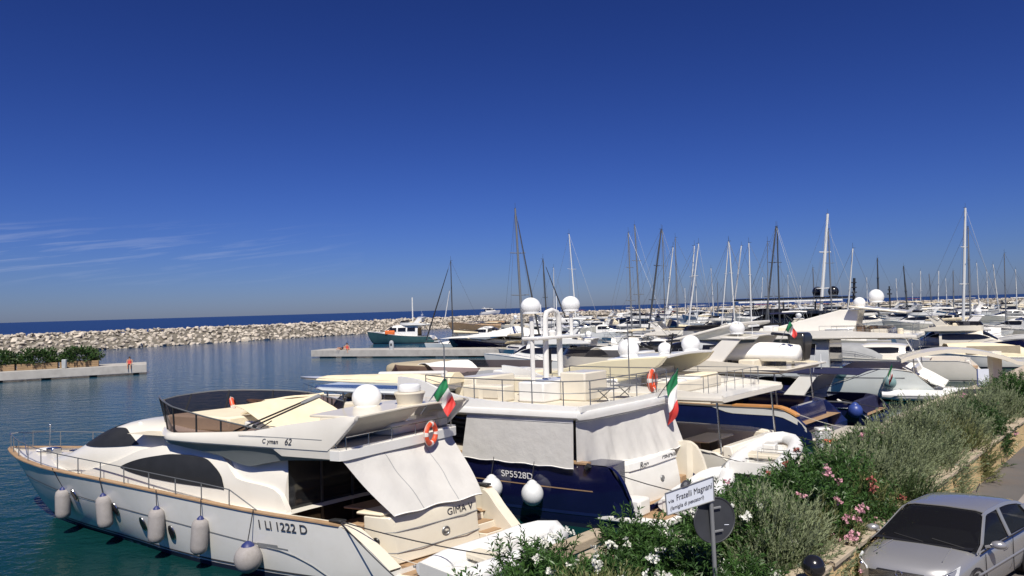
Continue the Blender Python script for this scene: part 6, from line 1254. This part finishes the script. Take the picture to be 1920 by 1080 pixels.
# ------------------------------------------------------------------ planting
rg = np.random.default_rng(5)
def norm(v): return v/np.maximum(np.linalg.norm(v, axis=-1, keepdims=True), 1e-9)
def leaves(base, direction, length, width, droop=.25, two=True):
    """base, direction (n,3) -> vertices and quads of pointed leaves"""
    n = len(base); d = norm(direction); side = norm(np.cross(d, rg.normal(size=(n, 3)))); up = np.cross(side, d)
    L = length[:, None]; Wd = width[:, None]; dr = np.array([0, 0, -1.])[None]*L*droop
    a = base; mid = base+d*L*.45; tip = base+d*L+dr
    V = np.stack([a, mid+side*Wd*.5+up*Wd*.12, tip, mid-side*Wd*.5+up*Wd*.12], 1).reshape(-1, 3)
    F = np.arange(4*n).reshape(-1, 4); return V, F
def mesh_np(name, V, F, material):
    me = bpy.data.meshes.new(name); me.vertices.add(len(V)); me.vertices.foreach_set('co', V.astype(np.float32).ravel()); n = len(F); k = F.shape[1]
    me.loops.add(n*k); me.loops.foreach_set('vertex_index', F.astype(np.int32).ravel()); me.polygons.add(n); me.polygons.foreach_set('loop_start', np.arange(0, n*k, k, dtype=np.int32)); me.polygons.foreach_set('loop_total', np.full(n, k, np.int32))
    me.update(calc_edges=True); me.validate(); me.materials.append(MATS[material]); return me
def add_np(name, V, F, material, parent):
    o = bpy.data.objects.new(name, mesh_np(name, V, F, material)); COL.objects.link(o); o.parent = parent; return o
def shell(n, rad, zmin=-.2, lo=.5):
    d = norm(rg.normal(size=(n*3, 3))); d = d[d[:, 2] > zmin][:n]; r = lo+(1-lo)*rg.random((len(d), 1))**.6
    lump = 1+.16*np.sin(d[:, :1]*5.1+d[:, 1:2]*4.3+rg.random()*6)+.12*np.sin(d[:, 1:2]*7.7+d[:, 2:3]*6.1+rg.random()*6)
    return d*r*lump*np.array(rad)[None], d
def shrub(name, label, c, rad, kind, flowers=None, nfl=0, dens=1.0, ground=None, group='shrubs of the promenade hedge'):
    """c = middle of the crown; rad = half sizes"""
    ground = RZ+.3 if ground is None else ground; e = empty(name, (c[0], c[1], ground)); tag(e, label, 'shrub', group); zc = c[2]-ground
    off = np.array([0, 0, zc]); area = (rad[0]*rad[1]+rad[0]*rad[2]+rad[1]*rad[2])/3
    if kind in ('oleander', 'oleander_dark'):
        P, d = shell(int(430*area*dens)+40, rad, zmin=-.5); up = norm(d*.8+np.array([0, 0, .75])+rg.normal(size=d.shape)*.35)
        nl = 26; t = np.tile(np.linspace(0, 1, nl), len(P)); Pb = np.repeat(P, nl, 0)+np.repeat(up, nl, 0)*(t[:, None]*.34-.12)
        ld = norm(np.repeat(up, nl, 0)*(.35+.6*t[:, None])+norm(rg.normal(size=Pb.shape))*.75); V, F = leaves(Pb+off, ld, .095+.06*rg.random(len(Pb)), .020+.008*rg.random(len(Pb)), .2)
        add_np('foliage', V, F, kind, e)
    else:
        P, d = shell(int(820*area*dens)+80, rad, zmin=-.5, lo=.5); up = norm(d*.75+np.array([.10, -.1, .75])+rg.normal(size=d.shape)*.22)
        nl = 34; t = np.tile(np.linspace(0, 1, nl), len(P)); bend = np.repeat(norm(rg.normal(size=P.shape)), nl, 0)*(t[:, None]**2*.10)
        Pb = np.repeat(P, nl, 0)+np.repeat(up, nl, 0)*(t[:, None]*.50-.20)+bend
        ld = norm(np.repeat(up, nl, 0)*1.25+norm(rg.normal(size=Pb.shape))*.6); V, F = leaves(Pb+off, ld, .055+.045*rg.random(len(Pb)), .011+.007*rg.random(len(Pb)), .05)
        add_np('foliage', V, F, kind, e)
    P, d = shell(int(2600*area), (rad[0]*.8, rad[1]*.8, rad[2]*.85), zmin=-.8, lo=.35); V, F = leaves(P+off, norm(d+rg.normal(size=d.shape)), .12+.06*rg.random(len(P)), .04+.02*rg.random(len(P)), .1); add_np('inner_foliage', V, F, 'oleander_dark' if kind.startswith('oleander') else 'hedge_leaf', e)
    m = MB(); rr_ = random.Random(int(c[0]*97+c[1]*31))
    for q in range(6):
        a_ = rr_.uniform(0, 6.28); m.tube([(.08*math.cos(a_), .08*math.sin(a_), 0), (rad[0]*.3*math.cos(a_), rad[1]*.3*math.sin(a_), zc*.6), (rad[0]*.62*math.cos(a_), rad[1]*.62*math.sin(a_), zc+rad[2]*.3)], [.025, .018, .008], 5)
    m.build('stems', 'twig', e)
    if flowers and nfl:
        P, d = shell(nfl, (rad[0]+.2, rad[1]+.2, rad[2]+.24), zmin=-.1, lo=.95); out_ = norm(d+np.array([0, -.5, .4])); nb = 9; pb = 5
        C = np.repeat(P, nb, 0)+norm(rg.normal(size=(len(P)*nb, 3)))*.085*rg.random((len(P)*nb, 1))**.5; N_ = norm(np.repeat(out_, nb, 0)+rg.normal(size=C.shape)*.5)
        C = np.repeat(C, pb, 0); N_ = np.repeat(N_, pb, 0); X = norm(np.cross(N_, np.array([.3, .2, 1.]))); Y = np.cross(N_, X); th = np.tile(np.arange(pb)*2*PI/pb, len(C)//pb)[:, None]
        D = X*np.cos(th)+Y*np.sin(th)+N_*.25; V, F = leaves(C+off, D, np.full(len(C), .044), np.full(len(C), .040), 0.); add_np('blossoms', V, F, flowers, e)
    return e
def bush(px, py, d, rx, rz, kind, label, flowers=None, nfl=0, dens=1., ry=None, sh=None):
    t = dp(px, py, d); sh = sh if sh is not None else (-.16 if px > 1590 else .10); dens *= 1.0
    return shrub('oleander_shrub' if kind.startswith('oleander') else 'grey_shrub', label, (t.x+sh, t.y-sh, t.z-rz-(.08 if px > 1590 else .2)), (rx*1.2, (ry or rx)*1.2, rz), kind, flowers, nfl, dens)
WF, PF = 'petal_white', 'petal_pink'
bush(925, 1062, 10.4, .62, .7, 'oleander', 'green oleander at the lower edge beside the white dinghy', WF, 9)
bush(1005, 998, 11.6, .72, .9, 'oleander', 'white flowered oleander standing alone in front of the dinghy', WF, 12)
bush(1062, 1050, 10.6, .55, .7, 'oleander', 'small oleander by the gap where water shows', WF, 5)
bush(1182, 958, 12.2, .62, .9, 'oleander', 'white flowered oleander left of the street name plate', WF, 10)
bush(1150, 1035, 11.0, .60, .7, 'oleander_dark', 'low dark oleander beside the water gap', WF, 4)
bush(1245, 985, 11.4, .62, .9, 'oleander', 'white flowered oleander under the street name plate', WF, 16)
bush(1300, 1010, 10.9, .6, .9, 'oleander_dark', 'dark oleander with white blossom below the round sign', WF, 14)
bush(1235, 1060, 9.9, .55, .6, 'oleander', 'oleander with white blossom along the lower edge', WF, 10)
bush(1350, 900, 13.0, .7, 1.0, 'oleander', 'tall oleander with white flowers behind the round sign', WF, 12)
bush(1385, 1035, 10.8, .5, .8, 'oleander', 'oleander just right of the sign pole', WF, 8)
bush(1110, 1078, 10.0, .5, .4, 'olive_leaf', 'yellowish ground shrub at the lower edge')
bush(1420, 915, 12.7, .85, 1.05, 'grey_leaf', 'silvery shrub right of the round sign')
bush(1432, 985, 12.1, .66, 1.0, 'grey_leaf', 'broad silvery shrub near the lower edge')
bush(1472, 950, 13.0, .58, 1.0, 'grey_leaf', 'silvery shrub behind the black bollard')
bush(1425, 880, 14.2, .75, 1.0, 'oleander', 'dense green oleander with scattered pink flowers near the quay', PF, 6)
bush(1500, 868, 14.0, .75, 1.0, 'oleander', 'oleander with big pink flower heads', PF, 16)
bush(1505, 835, 15.6, .8, 1.0, 'oleander', 'oleander behind the pink flowered one', 'petal_red', 3)
bush(1538, 945, 13.3, .55, .9, 'olive_leaf', 'olive green shrub below the pink oleander', None, 0)
bush(1558, 980, 13.2, .42, .8, 'oleander_dark', 'dark oleander leaning over the wall by the car bonnet', PF, 10)
bush(1560, 850, 15.2, .8, 1.0, 'oleander', 'oleander with red buds in mid hedge', 'petal_red', 5)
bush(1620, 838, 16.0, .85, 1.1, 'grey_leaf', 'large silvery shrub in mid hedge')
bush(1625, 900, 14.7, .7, 1.0, 'olive_leaf', 'olive green shrub above the car roof', 'petal_red', 3)
bush(1640, 940, 14.3, .5, .75, 'oleander_dark', 'dark oleander against the wall by the windscreen', PF, 4, sh=.12)
bush(1598, 985, 13.7, .42, .7, 'oleander_dark', 'dark oleander hanging over the coping near the car bonnet', PF, 4, sh=.08)
bush(1690, 900, 15.4, .5, .7, 'hedge_leaf', 'dark green scrub hanging over the coping above the car roof', sh=.1)
bush(1675, 800, 17.6, .9, 1.1, 'grey_leaf', 'tall silvery shrub in front of the navy boats')
bush(1695, 855, 16.4, .75, 1.0, 'grey_leaf', 'silvery shrub above the car')
bush(1730, 770, 19.4, .95, 1.2, 'grey_leaf', 'rounded silvery shrub in the upper hedge')
bush(1745, 820, 18.4, .8, 1.1, 'grey_leaf', 'silvery shrub spilling over the ochre wall')
bush(1785, 752, 21.6, .95, 1.2, 'grey_leaf', 'silvery shrub near the top of the hedge')
bush(1800, 792, 20.4, .8, 1.1, 'olive_leaf', 'olive green shrub on the ochre wall')
bush(1838, 755, 22.4, .8, 1.1, 'oleander_dark', 'dark oleander with a few pink flowers near the canopy', PF, 8)
bush(1835, 735, 24.4, .9, 1.2, 'grey_leaf', 'silvery shrub below the canopy')
bush(1880, 728, 25.6, .9, 1.3, 'grey_leaf', 'furthest silvery shrub by the road bend')
bush(1912, 700, 27.0, .9, 1.2, 'oleander', 'oleander at the right edge by the bend')
bush(1590, 800, 18.0, .7, .8, 'oleander', 'low oleander by the quay pedestals', PF, 5)
# hedge in the pier planters
a, d, n_ = PIER_L
for i in range(7):
    c = a-d*(7.4+i*4.35)+n_*2.2; e = empty('planter_hedge', (c.x, c.y, 1.9), math.atan2(d.y, d.x)); tag(e, f'bushy green hedge in the wooden planter, {ORD[i]} from the pier end', 'hedge', 'hedges in the pier planters')
    P, dd = shell(1500, (2.3, 1.1, 1.55), zmin=-.05, lo=.6); V, F = leaves(P+np.array([0, 0, .15]), norm(dd+rg.normal(size=dd.shape)*.6), .28+.16*rg.random(len(P)), .13+.05*rg.random(len(P)), .1); add_np('foliage', V, F, 'hedge_leaf', e)
    P, dd = shell(420, (2.1, 1.0, 1.4), zmin=-.05, lo=.9); V, F = leaves(P+np.array([0, 0, .15]), norm(dd+np.array([0, 0, 1.])+rg.normal(size=dd.shape)*.4), .45+.25*rg.random(len(P)), .10+.05*rg.random(len(P)), .1); add_np('shoots', V, F, 'oleander', e)
